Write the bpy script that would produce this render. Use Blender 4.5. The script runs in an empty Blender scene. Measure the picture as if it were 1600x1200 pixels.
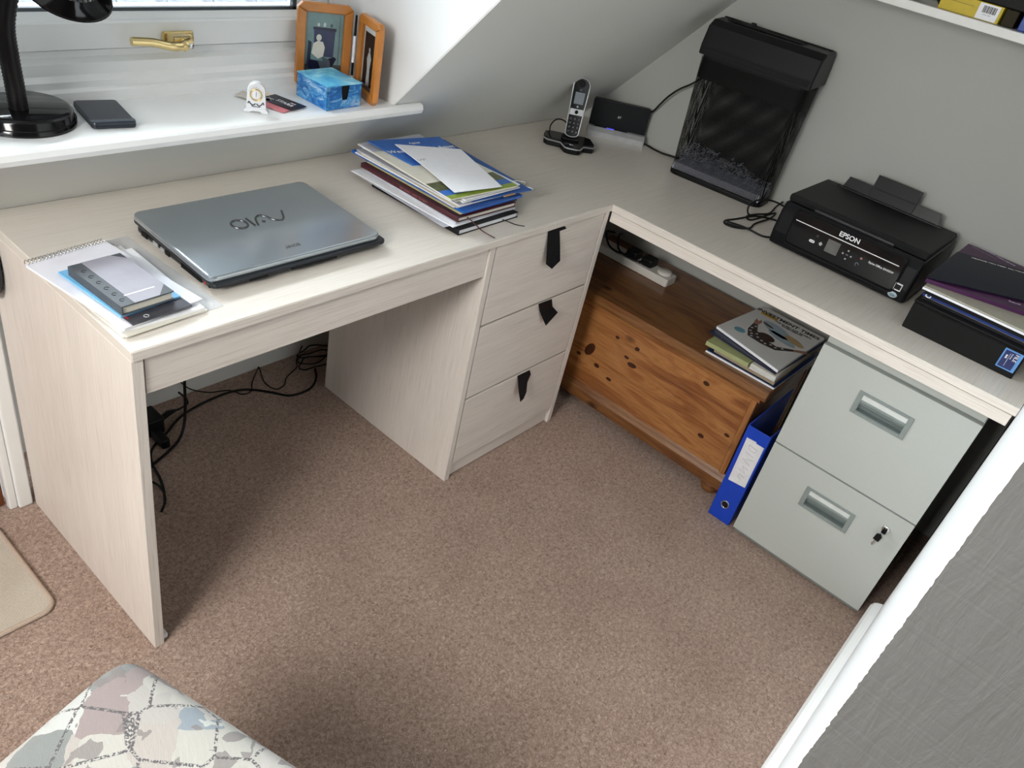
import bpy, bmesh, math, random
from mathutils import Matrix, Vector, noise
random.seed(7)
C = bpy.context.scene.collection
sc = bpy.context.scene
R_ = math.radians
# ---------------------------------------------------------------- camera, light
def camera():
    cd = bpy.data.cameras.new('camera'); co = bpy.data.objects.new('camera', cd); C.objects.link(co)
    rx, rz, ro = 0.9711, -0.9852, 0.2397
    M = Matrix.Rotation(rz, 4, 'Z') @ Matrix.Rotation(rx, 4, 'X') @ Matrix.Rotation(ro, 4, 'Z')
    M.translation = (-0.4983, -1.0368, 1.5391)
    co.matrix_world = M
    cd.sensor_width = 36; cd.lens = 1263.74 / 1600 * 36; cd.clip_start = .02
    sc.camera = co
camera()
w = bpy.data.worlds.new('daylight'); sc.world = w; w.use_nodes = True
w.node_tree.nodes['Background'].inputs[0].default_value = (.84, .92, 1, 1)
w.node_tree.nodes['Background'].inputs[1].default_value = 3.1
def area(name, loc, target, sx, sy, power, col):
    l = bpy.data.lights.new(name, 'AREA'); l.shape = 'RECTANGLE'; l.size = sx; l.size_y = sy; l.energy = power; l.color = col
    o = bpy.data.objects.new(name, l); C.objects.link(o); o.location = loc
    o.rotation_euler = (Vector(target) - Vector(loc)).to_track_quat('-Z', 'Y').to_euler()
    return o
area('daylight_desk_window', (.12, 1.15, 2.0), (.25, -.2, .75), .95, .8, 138, (.90, .95, 1))
area('daylight_side_window', (-1.55, -.40, 1.75), (-.35, -.30, .0), 1.0, .8, 84, (1, .965, .92))
sc.view_settings.view_transform = 'Standard'; sc.view_settings.look = 'None'
sc.view_settings.gamma = 1; sc.view_settings.use_curve_mapping = False
sc.view_settings.exposure = 0.0

# ---------------------------------------------------------------- materials
MATS = {}
def srgb(r, g, b):
    f = lambda c: (c/255/12.92) if c/255 <= .04045 else ((c/255+.055)/1.055)**2.4
    return (f(r), f(g), f(b), 1)
def new(name):
    m = bpy.data.materials.new(name); m.use_nodes = True
    nt = m.node_tree; b = nt.nodes['Principled BSDF']; MATS[name] = m
    return m, nt, b
def tc(nt, scale=(1, 1, 1), rot=(0, 0, 0), kind='Object'):
    t = nt.nodes.new('ShaderNodeTexCoord'); mp = nt.nodes.new('ShaderNodeMapping')
    mp.inputs['Scale'].default_value = scale; mp.inputs['Rotation'].default_value = rot
    nt.links.new(t.outputs[kind], mp.inputs[0]); return mp.outputs[0]
def nz(nt, vec, scale, detail=4, rough=.5, dist=0):
    n = nt.nodes.new('ShaderNodeTexNoise'); n.inputs['Scale'].default_value = scale; n.inputs['Detail'].default_value = detail
    n.inputs['Roughness'].default_value = rough; n.inputs['Distortion'].default_value = dist
    nt.links.new(vec, n.inputs['Vector']); return n.outputs['Fac']
def ramp(nt, fac, stops, interp='LINEAR'):
    r = nt.nodes.new('ShaderNodeValToRGB'); r.color_ramp.interpolation = interp
    e = r.color_ramp.elements
    e[0].position, e[0].color = stops[0]; e[1].position, e[1].color = stops[-1]
    for p, c in stops[1:-1]:
        k = e.new(p); k.color = c
    nt.links.new(fac, r.inputs[0]); return r.outputs[0]
def bump(nt, b, h, strength=.3, dist=.002):
    n = nt.nodes.new('ShaderNodeBump'); n.inputs['Strength'].default_value = strength; n.inputs['Distance'].default_value = dist
    nt.links.new(h, n.inputs['Height']); nt.links.new(n.outputs[0], b.inputs['Normal'])
def mix(nt, fac, a, b_, mode='MIX'):
    n = nt.nodes.new('ShaderNodeMix'); n.data_type = 'RGBA'; n.blend_type = mode
    if isinstance(fac, (int, float)): n.inputs[0].default_value = fac
    else: nt.links.new(fac, n.inputs[0])
    for i, v in ((6, a), (7, b_)):
        if isinstance(v, tuple): n.inputs[i].default_value = v
        else: nt.links.new(v, n.inputs[i])
    return n.outputs[2]
def plain(name, col, rough=.5, metal=0, var=.06, nscale=60, bmp=0, coat=0, emit=None):
    if name in MATS: return MATS[name]
    m, nt, b = new(name)
    v = nz(nt, tc(nt), nscale, 3)
    lo = tuple(c*(1-var) for c in col[:3])+(1,); hi = tuple(min(1, c*(1+var)) for c in col[:3])+(1,)
    nt.links.new(ramp(nt, v, [(.3, lo), (.7, hi)]), b.inputs['Base Color'])
    b.inputs['Roughness'].default_value = rough; b.inputs['Metallic'].default_value = metal
    b.inputs['Coat Weight'].default_value = coat; b.inputs['Coat Roughness'].default_value = .08
    if bmp: bump(nt, b, v, bmp, .001)
    if max(col[:3]) < .03: b.inputs['Specular IOR Level'].default_value = .2
    if emit:
        b.inputs['Emission Color'].default_value = emit[0]; b.inputs['Emission Strength'].default_value = emit[1]
    return m
def grain(name, axis):
    s = [140, 140, 140]; s['xyz'.index(axis)] = 3.0
    m, nt, b = new(name)
    v = nz(nt, tc(nt, tuple(s)), 3.2, 5, .6, .15)
    s2 = [9, 9, 9]; s2['xyz'.index(axis)] = .6
    v2 = nz(nt, tc(nt, tuple(s2)), 3, 3)
    c1 = ramp(nt, v, [(.28, srgb(202, 191, 180)), (.44, srgb(220, 211, 202)), (.60, srgb(227, 219, 210))])
    c2 = ramp(nt, v2, [(.3, (.93, .93, .93, 1)), (.7, (1, 1, 1, 1))])
    nt.links.new(mix(nt, 1.0, c1, c2, 'MULTIPLY'), b.inputs['Base Color'])
    b.inputs['Roughness'].default_value = .42; b.inputs['Specular IOR Level'].default_value = .55
    bump(nt, b, v, .12, .0006)
    return m
WX, WY, WZ = grain('cream_woodgrain_x', 'x'), grain('cream_woodgrain_y', 'y'), grain('cream_woodgrain_z', 'z')
def top_mat():
    m, nt, b = new('worktop_laminate')
    v = nz(nt, tc(nt, (3, 150, 150)), 3, 5, .6, .1)
    nt.links.new(ramp(nt, v, [(.3, srgb(208, 200, 189)), (.5, srgb(217, 210, 200)), (.7, srgb(222, 216, 207))]), b.inputs['Base Color'])
    b.inputs['Roughness'].default_value = .30; bump(nt, b, v, .06, .0004)
    return m
WT = top_mat()
def pine(name, axis, dark=1.0, across=12):
    m, nt, b = new(name)
    s = [across]*3; s['xyz'.index(axis)] = 1.1
    g = nz(nt, tc(nt, tuple(s)), 2.2, 6, .62, 1.2)
    base = ramp(nt, g, [(.28, srgb(112, 60, 28)), (.42, srgb(158, 94, 48)), (.55, srgb(206, 144, 84)), (.64, srgb(176, 108, 56)), (.75, srgb(132, 72, 34))])
    s2 = [70]*3; s2['xyz'.index(axis)] = 2.5
    f = nz(nt, tc(nt, tuple(s2)), 4, 3)
    base = mix(nt, .35, base, ramp(nt, f, [(.35, srgb(128, 74, 36)), (.65, srgb(196, 138, 84))]))
    s3 = [11.0]*3; s3['xyz'.index(axis)] = 6.0
    vo = nt.nodes.new('ShaderNodeTexVoronoi'); vo.inputs['Scale'].default_value = 1.0; vo.inputs['Randomness'].default_value = 1
    nt.links.new(tc(nt, tuple(s3)), vo.inputs['Vector'])
    k = ramp(nt, vo.outputs['Distance'], [(.05, (1, 1, 1, 1)), (.17, (0, 0, 0, 1))])
    base = mix(nt, k, base, srgb(58, 26, 10))
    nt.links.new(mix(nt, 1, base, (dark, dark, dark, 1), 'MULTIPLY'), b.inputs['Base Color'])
    b.inputs['Roughness'].default_value = .38; b.inputs['Coat Weight'].default_value = .2
    bump(nt, b, g, .15, .001)
    return m
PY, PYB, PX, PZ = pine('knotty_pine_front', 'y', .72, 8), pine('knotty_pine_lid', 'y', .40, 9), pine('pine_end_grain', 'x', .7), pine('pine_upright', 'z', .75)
def carpet():
    m, nt, b = new('beige_carpet_pile')
    vec = tc(nt)
    fine = nz(nt, vec, 150, 4, .85, 1.0); mid = nz(nt, vec, 70, 4, .6); big = nz(nt, vec, 5, 3)
    c = ramp(nt, fine, [(.35, srgb(104, 80, 68)), (.48, srgb(180, 152, 135)), (.60, srgb(228, 204, 188))])
    c = mix(nt, .35, c, ramp(nt, mid, [(.3, srgb(148, 120, 104)), (.7, srgb(200, 176, 160))]))
    c = mix(nt, 1, c, ramp(nt, big, [(.3, (.80, .76, .74, 1)), (.7, (.93, .92, .91, 1))]), 'MULTIPLY')
    nt.links.new(c, b.inputs['Base Color']); b.inputs['Roughness'].default_value = .95
    b.inputs['Specular IOR Level'].default_value = .1; b.inputs['Sheen Weight'].default_value = .25
    bump(nt, b, fine, .9, .006)
    return m
def paint(name, col, bscale=40, bs=.05, streak=False):
    m, nt, b = new(name)
    v = nz(nt, tc(nt), bscale, 4); v2 = nz(nt, tc(nt), 2.5, 2)
    lo = tuple(c*.95 for c in col[:3])+(1,)
    nt.links.new(ramp(nt, v2, [(.3, lo), (.7, col)]), b.inputs['Base Color'])
    b.inputs['Roughness'].default_value = .62; b.inputs['Specular IOR Level'].default_value = .3
    if streak: v = nz(nt, tc(nt, (6, 14, 3)), 3.5, 6, .6, .6)
    bump(nt, b, v, bs, .004)
    return m
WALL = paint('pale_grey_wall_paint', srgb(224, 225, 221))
WALLR = paint('shaded_wall_paint', srgb(176, 177, 172))  # wall paint darkened: weaker light on the right wall put into the colour
REAR = plain('warm_grey_paint', srgb(104, 98, 90), .7)
WALLW = paint('white_wall_paint', srgb(234, 235, 234))
GREYP = paint('grey_wall_paint', srgb(118, 118, 116), 30, .55, True)
GLOSS = plain('white_gloss_trim', srgb(236, 237, 235), .28, 0, .02, 8, .03)
SILL = plain('white_sill_paint', srgb(238, 239, 238), .3, 0, .02, 8, .03)
CARPET = carpet()
black = plain('black_plastic', (.0065, .0065, .007, 1), .42)
blackgl = plain('gloss_black_plastic', (.006, .006, .007, 1), .12, coat=.4)
blackmat = plain('matt_black', (.010, .010, .010, 1), .7)
cable_m = plain('black_cable_rubber', (.008, .008, .008, 1), .5)
tape = plain('black_tape', (.006, .006, .007, 1), .5, 0, .3, 40, .2)
silver = plain('silver_plastic', (.55, .56, .57, 1), .32, .6)
chrome = plain('chrome', (.8, .8, .8, 1), .15, 1)
brass = plain('polished_brass', (.80, .62, .30, 1), .2, 1)
gold = plain('gold_ring', (.85, .62, .25, 1), .2, 1)
white = plain('white_paper', srgb(240, 241, 245), .6, 0, .015)
offwhite = plain('offwhite_paper', srgb(222, 218, 204), .65, 0, .04)
greyp = plain('grey_printed_paper', srgb(185, 186, 194), .6, 0, .08, 200)
ink = plain('black_ink', (.015, .015, .018, 1), .5)
whiteink = plain('white_ink', (.85, .85, .86, 1), .5)
greyink = plain('grey_ink', (.30, .30, .31, 1), .5)

# ---------------------------------------------------------------- geometry
def fr(o, r, u):
    r = Vector(r).normalized(); u = Vector(u); n = r.cross(u).normalized(); u = n.cross(r).normalized()
    M = Matrix(((r.x, u.x, n.x, o[0]), (r.y, u.y, n.y, o[1]), (r.z, u.z, n.z, o[2]), (0, 0, 0, 1)))
    return M
def spline(pts, n=6, cyc=False):
    P = [Vector(p) for p in pts]; out = []
    N = len(P); seg = N if cyc else N-1
    for i in range(seg):
        if cyc: a, b, c, d = P[(i-1) % N], P[i], P[(i+1) % N], P[(i+2) % N]
        else: a, b, c, d = P[max(i-1, 0)], P[i], P[i+1], P[min(i+2, N-1)]
        for k in range(n):
            t = k/n
            out.append(.5*((2*b)+(-a+c)*t+(2*a-5*b+4*c-d)*t*t+(-a+3*b-3*c+d)*t**3))
    if not cyc: out.append(P[-1])
    return out
def rrect(x0, x1, y0, y1, r, n=5):
    pts = []
    for cx, cy, a0 in ((x1-r, y0+r, -90), (x1-r, y1-r, 0), (x0+r, y1-r, 90), (x0+r, y0+r, 180)):
        for k in range(n+1):
            a = R_(a0+90*k/n); pts.append((cx+r*math.cos(a), cy+r*math.sin(a)))
    return pts
class G:
    def __init__(s, mx=None): s.v = []; s.f = []; s.m = []; s.sm = []; s.mx = mx
    def add(s, vs, fs, mi=0, mx=None, smooth=False):
        o = len(s.v); M = mx
        for v in vs:
            v = Vector(v)
            if M is not None: v = M @ v
            if s.mx is not None: v = s.mx @ v
            s.v.append(v)
        for f in fs: s.f.append(tuple(i+o for i in f)); s.m.append(mi); s.sm.append(smooth)
        return s
    def fromdm(s, bm, mi=0, mx=None, smooth=False):
        bm.verts.index_update()
        s.add([v.co.copy() for v in bm.verts], [[v.index for v in f.verts] for f in bm.faces], mi, mx, smooth); bm.free(); return s
    def box(s, x0, x1, y0, y1, z0, z1, bev=0, mi=0, mx=None, seg=2):
        x0, x1 = sorted((x0, x1)); y0, y1 = sorted((y0, y1)); z0, z1 = sorted((z0, z1))
        bm = bmesh.new()
        vs = [bm.verts.new(p) for p in ((x0,y0,z0),(x1,y0,z0),(x1,y1,z0),(x0,y1,z0),(x0,y0,z1),(x1,y0,z1),(x1,y1,z1),(x0,y1,z1))]
        for f in ((0,3,2,1),(4,5,6,7),(0,1,5,4),(1,2,6,5),(2,3,7,6),(3,0,4,7)): bm.faces.new([vs[i] for i in f])
        if bev: bmesh.ops.bevel(bm, geom=bm.edges[:], offset=bev, segments=seg, affect='EDGES', profile=.5)
        return s.fromdm(bm, mi, mx, False)
    def prism(s, pts, a0, a1, axis='z', bev=0, mi=0, mx=None, smooth=False, seg=2):
        # polygon in the plane normal to axis: z:(x,y) x:(y,z) y:(x,z)
        def P(p, a): return {'z': (p[0], p[1], a), 'x': (a, p[0], p[1]), 'y': (p[0], a, p[1])}[axis]
        bm = bmesh.new(); n = len(pts)
        A = [bm.verts.new(P(p, a0)) for p in pts]; B = [bm.verts.new(P(p, a1)) for p in pts]
        fb = bm.faces.new(A); ft = bm.faces.new(B)
        for i in range(n): bm.faces.new((A[i], A[(i+1) % n], B[(i+1) % n], B[i]))
        bmesh.ops.recalc_face_normals(bm, faces=bm.faces[:])
        if bev:
            es = list(set(list(fb.edges)+list(ft.edges)))
            bmesh.ops.bevel(bm, geom=es, offset=bev, segments=seg, affect='EDGES', profile=.5)
        return s.fromdm(bm, mi, mx, smooth)
    def tube(s, pts, r, n=8, cyc=False, mi=0, mx=None, caps=True):
        P = [Vector(p) for p in pts]; N = len(P); vs = []; fs = []
        up = Vector((0, 0, 1)); last = None
        for i, p in enumerate(P):
            a = P[(i-1) % N] if (cyc or i) else P[0]; b = P[(i+1) % N] if (cyc or i < N-1) else P[-1]
            t = (b-a)
            t = t.normalized() if t.length > 1e-9 else Vector((0, 0, 1))
            if last is None:
                q = up if abs(t.z) < .9 else Vector((1, 0, 0)); x = t.cross(q).normalized()
            else:
                x = last - t*last.dot(t); x = x.normalized() if x.length > 1e-6 else t.cross(up).normalized()
            last = x; y = t.cross(x)
            rr = r[i] if isinstance(r, (list, tuple)) else r
            for k in range(n):
                an = 2*math.pi*k/n; vs.append(p+(x*math.cos(an)+y*math.sin(an))*rr)
        for i in range(N if cyc else N-1):
            j = (i+1) % N
            for k in range(n): fs.append((i*n+k, i*n+(k+1) % n, j*n+(k+1) % n, j*n+k))
        s.add(vs, fs, mi, mx, True)
        if caps and not cyc: s.add([vs[k] for k in range(n)], [tuple(range(n))[::-1]], mi, mx); s.add([vs[(N-1)*n+k] for k in range(n)], [tuple(range(n))], mi, mx)
        return s
    def lathe(s, prof, n=32, mi=0, mx=None, smooth=True):
        vs = []; fs = []; m = len(prof)
        for k in range(n):
            a = 2*math.pi*k/n
            for r, z in prof: vs.append((r*math.cos(a), r*math.sin(a), z))
        for k in range(n):
            j = (k+1) % n
            for i in range(m-1): fs.append((k*m+i, j*m+i, j*m+i+1, k*m+i+1))
        s.add(vs, fs, mi, mx, smooth)
        for idx, flip in ((0, True), (m-1, False)):
            if prof[idx][0] > 1e-6:
                f = tuple(range(n)); s.add([vs[k*m+idx] for k in range(n)], [f[::-1] if flip else f], mi, mx)
        return s
    def sheet(s, c, t, nx=8, ny=8, fn=None, mi=0, mx=None):
        # c: four 3D corners (a,b,c,d going round); thickness t upward
        a, b, cc, d = [Vector(p) for p in c]; vs = []; fs = []
        W = nx+1
        for lay in (0, 1):
            for j in range(ny+1):
                for i in range(nx+1):
                    u, v = i/nx, j/ny
                    p = (a*(1-u)+b*u)*(1-v)+(d*(1-u)+cc*u)*v
                    if fn: p = p+Vector((0, 0, fn(u, v)))
                    vs.append(p+Vector((0, 0, t*lay)))
        o = W*(ny+1)
        for j in range(ny):
            for i in range(nx):
                q = j*W+i
                fs.append((q, q+W, q+W+1, q+1)); fs.append((o+q, o+q+1, o+q+W+1, o+q+W))
        for i in range(nx):
            q = i; fs.append((q, q+1, o+q+1, o+q)); q = ny*W+i; fs.append((q+1, q, o+q, o+q+1))
        for j in range(ny):
            q = j*W; fs.append((q+W, q, o+q, o+q+W)); q = j*W+nx; fs.append((q, q+W, o+q+W, o+q))
        return s.add(vs, fs, mi, mx, False)
    def poly(s, pts, M, h=.0004, mi=0):
        # thin raised flat print on frame M (x right, y up, z out)
        n = len(pts)
        vs = [(p[0], p[1], h) for p in pts]
        return s.add(vs, [tuple(range(n))], mi, M)
INV = {}
def link(o, parent=None):
    C.objects.link(o)
    if parent is not None: o.parent = parent
def thing(name, label, cat, loc=(0, 0, 0), rot=0, group=None):
    o = bpy.data.objects.new(name, None); o.location = loc; o.rotation_euler = (0, 0, rot); o.empty_display_size = .05
    C.objects.link(o); o['label'] = label; o['category'] = cat
    if group: o['group'] = group
    M = Matrix.Translation(loc) @ Matrix.Rotation(rot, 4, 'Z'); INV[o.name] = M.inverted()
    return o
def part(name, g, mats, parent, label=None, local=False, kind=None):
    me = bpy.data.meshes.new(name)
    inv = INV.get(parent.name) if parent is not None else None
    vs = g.v if (local or inv is None) else [inv @ v for v in g.v]
    me.from_pydata([tuple(v) for v in vs], [], g.f)
    if not isinstance(mats, (list, tuple)): mats = [mats]
    for m in mats: me.materials.append(m)
    me.polygons.foreach_set('material_index', g.m); me.polygons.foreach_set('use_smooth', g.sm)
    me.update()
    o = bpy.data.objects.new(name, me); link(o, parent)
    if inv is not None: INV[o.name] = inv
    if label: o['label'] = label
    if kind: o['kind'] = kind
    return o
def single(name, g, mats, label, cat, group=None, kind=None):
    o = part(name, g, mats, None); o['label'] = label; o['category'] = cat
    if group: o['group'] = group
    if kind: o['kind'] = kind
    # origin to the base centre
    vs = o.data.vertices; n = len(vs)
    c = Vector((sum(v.co.x for v in vs)/n, sum(v.co.y for v in vs)/n, min(v.co.z for v in vs)))
    o.data.transform(Matrix.Translation(-c)); o.location = c; INV[o.name] = Matrix.Translation(-c)
    return o
def struct(name, g, mats, parent=None):
    o = part(name, g, mats, parent)
    if parent is None: o['kind'] = 'structure'; INV[o.name] = Matrix.Identity(4)
    return o
def text(s, size, M, m, parent, name='lettering', ax='CENTER', ext=.0002, local=False, shear=0, bold=0, label=None):
    cu = bpy.data.curves.new('t', 'FONT'); cu.body = s; cu.size = size; cu.align_x = ax; cu.align_y = 'CENTER'; cu.extrude = ext; cu.shear = shear
    cu.offset = bold; cu.resolution_u = 3
    o = bpy.data.objects.new('t', cu); C.objects.link(o)
    me = bpy.data.meshes.new_from_object(o); C.objects.unlink(o); bpy.data.objects.remove(o)
    inv = Matrix.Identity(4) if local else INV.get(parent.name, Matrix.Identity(4))
    me.transform(inv @ M); me.materials.clear(); me.materials.append(m)
    me.name = name
    o = bpy.data.objects.new(name, me); link(o, parent); INV[o.name] = inv
    if label: o['label'] = label
    return o
# ================================================================= ROOM
TH = math.atan2(1.13, 1.0)      # slope of the eaves ceiling
def sy(z): return .541-(z-.75)/1.13
XW = 1.905
struct('floor', G().box(-1.52, XW+.1, -2.7, .82, -.08, 0), CARPET)
struct('wall_back', G().box(0.0, XW+.1, .722, .82, 0, .60), WALL)
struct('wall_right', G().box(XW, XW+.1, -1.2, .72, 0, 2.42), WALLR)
# eave slope in pieces round the dormer opening + flat ceiling
g = G()
def slopepiece(x0, x1, z0, z1, t=.07):
    n = (t*math.sin(TH), t*math.cos(TH))
    g.prism([(sy(z0), z0), (sy(z1), z1), (sy(z1)+n[0], z1+n[1]), (sy(z0)+n[0], z0+n[1])], x0, x1, 'x')
RX0, RX1 = -.34, .862
slopepiece(-1.52, RX0, .75, 2.36); slopepiece(RX1+.001, XW, .54, 2.36); g.prism([(sy(.54), .54), (sy(.905), .905), (sy(.905)+.06, .905), (sy(.54)+.06, .54)], RX0, RX1, 'x'); slopepiece(RX0, RX1, 1.95, 2.36)
g.box(-1.52, XW+.1, -2.7, sy(2.35)+.03, 2.355, 2.43)
struct('ceiling', g, WALL)
g = G(); yz = [(sy(.86), .86), (.68, .86), (.68, 2.02), (sy(2.02), 2.02)]
yz = [(y+.004 if y < .6 else y, z) for y, z in yz]
g.prism(yz, RX1, RX1+.06, 'x'); g.prism(yz, RX0-.06, RX0, 'x')
g.prism([(sy(1.95)+.004, 1.95), (.68, 1.95), (.68, 2.01), (sy(2.01)+.004, 2.01)], RX0, RX1, 'x')
g.box(RX0, RX1, .575, .68, .80, .93)
struct('wall_dormer', g, WALLW)
# knee wall with eaves cupboard door left of the desk
struct('wall_left_eaves', G().box(-1.52, -.80, .565, .65, 0, .76).box(-.80, -.004, .565, .65, .64, .76).box(-.045, -.004, .552, .65, 0, .68), WALL)
o = struct('trim_1', G().box(-.035, -.004, .538, .552, 0, .70, .004).box(-.053, -.035, .545, .565, 0, .70, .004).box(-.86, -.053, .545, .565, .64, .70, .004), GLOSS)
dwood = plain('dark_brown_door_wood', srgb(112, 58, 24), .4, 0, .25, 14)
o = struct('door_1', G().box(-.80, -.0545, .566, .60, .004, .638, .003), dwood)
part('door_knob', G().lathe([(.001, 0), (.016, .004), (.016, .02), (.008, .028), (0, .03)], 16, mx=fr((-.72, .572, .35), (1, 0, 0), (0, 0, 1))), brass, o)
# side wall with a window opening, rear wall
struct('wall_left', G().box(-1.52, -1.44, -2.7, -.95, 0, 2.36).box(-1.52, -1.44, .25, .66, 0, 1.2).box(-1.52, -1.44, -.95, .25, 0, .95).box(-1.52, -1.44, -.95, .25, 2.05, 2.36), REAR)
struct('wall_rear', G().box(-1.44, .26, -2.7, -2.6, 0, 2.36), REAR)
wf = struct('window_2', G().box(-1.51, -1.46, -.95, -.90, .95, 2.05, .004).box(-1.51, -1.46, .20, .25, .95, 2.05, .004).box(-1.51, -1.46, -.90, .20, .95, 1.0, .004).box(-1.51, -1.46, -.90, .20, 2.0, 2.05, .004), GLOSS)
# near wall: white face towards the desk, grey face towards the camera, ragged paint line between
g = G(); zs = [i*.004 for i in range(590)]; ed = []
for z in zs:
    e = (noise.noise(Vector((3, 7, z*60)))*.5+.8*noise.noise(Vector((1, 2, z*150)))+.5*noise.noise(Vector((5, 2, z*22))))*.0018
    ed.append(e)
vs = []; fs = []
for z, e in zip(zs, ed):
    vs += [(.258, -1.52, z), (.258+abs(e)*.3, -1.077+e*.9, z), (.259+abs(e), -1.0745+e*.15, z), (1.372, -1.075, z), (1.372, -1.52, z)]
for i in range(len(zs)-1):
    a, b = i*5, i*5+5
    g.add([], [])
o5 = len(g.v); g.add(vs, [], 0)
for i in range(len(zs)-1):
    a, b = i*5, i*5+5
    for k, mi in ((0, 1), (1, 0), (2, 0), (3, 0)):
        g.f.append((a+k, b+k, b+k+1, a+k+1)); g.m.append(mi); g.sm.append(False)
n = (len(zs)-1)*5
g.f.append((n, n+1, n+2, n+3, n+4)); g.m.append(0); g.sm.append(False)
struct('wall_front', g, [WALLW, GREYP])
struct('wall_front_return', G().box(1.374, XW, -1.20, -1.083, 0, .73, 0, 1).box(1.374, XW, -1.20, -1.076, .73, 2.36).box(.262, 1.37, -2.6, -1.53, 0, 2.36), [WALL, plain('dark_gap_shade', srgb(34, 33, 32), .8)])  # lower piece near-black: shade of the gap beside the cabinet painted in
g = G().prism([(-1.0745, 0), (-1.050, 0), (-1.050, .075), (-1.056, .088), (-1.064, .094), (-1.0745, .098)], .27, 1.366, 'x')
struct('baseboard_front', g, GLOSS)

# ---- window behind the desk
w1 = struct('window_1', G().prism([(.565, .915), (.557, .915), (.557, .951), (.560, .954), (.566, .956), (.566, .968), (.574, .978), (.574, .999), (.590, 1.006), (.590, 1.018), (.66, 1.018), (.66, .915)], RX0, RX1, 'x')
    .box(RX0, RX0+.05, .575, .66, 1.018, 1.95, .003).box(RX1-.05, RX1, .575, .66, 1.018, 1.95, .003).box(RX0+.05, RX1-.05, .575, .66, 1.89, 1.95, .003), GLOSS)
sash = G()
prof = [(.582, 1.022), (.582, 1.068), (.586, 1.072), (.590, 1.0725), (.602, 1.084), (.618, 1.084), (.64, 1.09), (.64, 1.022)]
sash.prism(prof, RX0+.052, RX1-.052, 'x')
sash.box(RX0+.052, RX0+.11, .582, .64, 1.06, 1.887, .004).box(RX1-.125, RX1-.052, .582, .64, 1.06, 1.887, .004).box(RX0+.11, RX1-.125, .582, .64, 1.83, 1.887, .004)
so = part('sash', sash, GLOSS, w1)
part('glazing_spacer', G().box(RX0+.11, RX1-.125, .604, .616, 1.082, 1.0905).box(RX1-.135, RX1-.125, .604, .616, 1.08, 1.83).box(RX0+.11, RX0+.12, .604, .616, 1.08, 1.83), plain('dark_glazing_spacer', srgb(60, 68, 72), .4), so)
def glass():
    m = bpy.data.materials.new('window_glass'); m.use_nodes = True; nt = m.node_tree; nt.nodes.clear()
    o = nt.nodes.new('ShaderNodeOutputMaterial'); mx = nt.nodes.new('ShaderNodeMixShader'); t = nt.nodes.new('ShaderNodeBsdfTransparent'); gl = nt.nodes.new('ShaderNodeBsdfGlossy')
    gl.inputs['Roughness'].default_value = .02; f = nt.nodes.new('ShaderNodeFresnel'); f.inputs[0].default_value = 1.45
    t.inputs[0].default_value = (.96, .98, .98, 1)
    nt.links.new(f.outputs[0], mx.inputs[0]); nt.links.new(t.outputs[0], mx.inputs[1]); nt.links.new(gl.outputs[0], mx.inputs[2]); nt.links.new(mx.outputs[0], o.inputs[0])
    return m
part('pane', G().box(RX0+.111, RX1-.126, .609, .613, 1.088, 1.832), glass(), so)
h = G()   # brass espagnolette handle
h.box(.395, .462, .574, .582, 1.026, 1.052, .003)
h.lathe([(.010, 0), (.010, .004), (.004, .007), (0, .0075)], 16, mx=fr((.450, .574, 1.039), (1, 0, 0), (0, 0, 1)))
h.prism([(.400, 1.028), (.440, 1.028), (.446, 1.040), (.440, 1.050), (.400, 1.050)], .545, .575, 'y', .003)
h.tube(spline([(.436, .548, 1.037), (.415, .541, 1.034), (.39, .540, 1.035), (.355, .544, 1.042), (.315, .548, 1.044)]), [.012]*6+[.0095]*6+[.0085]*6+[.0085]*7, 10)
ho = part('handle', h, brass, so, 'polished brass window handle')
part('key_barrel', G().lathe([(.006, 0), (.006, .003), (0, .003)], 16, mx=fr((.432, .536, 1.035), (1, 0, 0), (0, 0, 1))), chrome, w1)
sg = G()
nose = [(.374, .905), (.366, .908), (.363, .9175), (.366, .927), (.372, .93)]
sg.prism(nose+[(.5755, .93), (.5755, .905)], RX0+.002, RX1-.002, 'x')
sg.prism(nose+[(sy(.93)-.001, .93), (sy(.905)-.001, .905)], RX1-.002, .942, 'x')
part('window_sill', sg, SILL, w1)

# ---- outside: slate roof of the next building
slate_m = plain('weathered_slate', srgb(158, 161, 166), .7, 0, .45, 14, .8)
ro = struct('roof_outside', G().box(-.45, 3.75, -.02, 2.12, -.05, -.012, mx=Matrix.Translation((0, 2.1, .10)) @ Matrix.Rotation(R_(32), 4, 'X')), plain('roof_batten', srgb(70, 72, 74), .9))
sm = []
for k in range(4):
    gg = G().sheet([(0, 0, 0), (.235, random.uniform(-.006, .006), 0), (.235, .40, -.004), (0, .40, -.004)], .012, 4, 4, lambda u, v: .003*noise.noise(Vector((u*5, v*4, k))))
    me = bpy.data.meshes.new('slate'); me.from_pydata([tuple(v) for v in gg.v], [], gg.f); me.materials.append(slate_m); sm.append(me)
RM = Matrix.Translation((0, 2.1, .10)) @ Matrix.Rotation(R_(32), 4, 'X')
for r in range(9):
    for c_ in range(17):
        o = bpy.data.objects.new('slate', sm[(r*5+c_*3) % 4]); C.objects.link(o); o.parent = ro
        o.matrix_local = RM @ Matrix.Translation((-.4+c_*.24+(r % 2)*.12, r*.22, .004+.0)) @ Matrix.Rotation(R_(-2.6+random.uniform(-.4, .4)), 4, 'X') @ Matrix.Rotation(R_(random.uniform(-.8, .8)), 4, 'Z')

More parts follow.
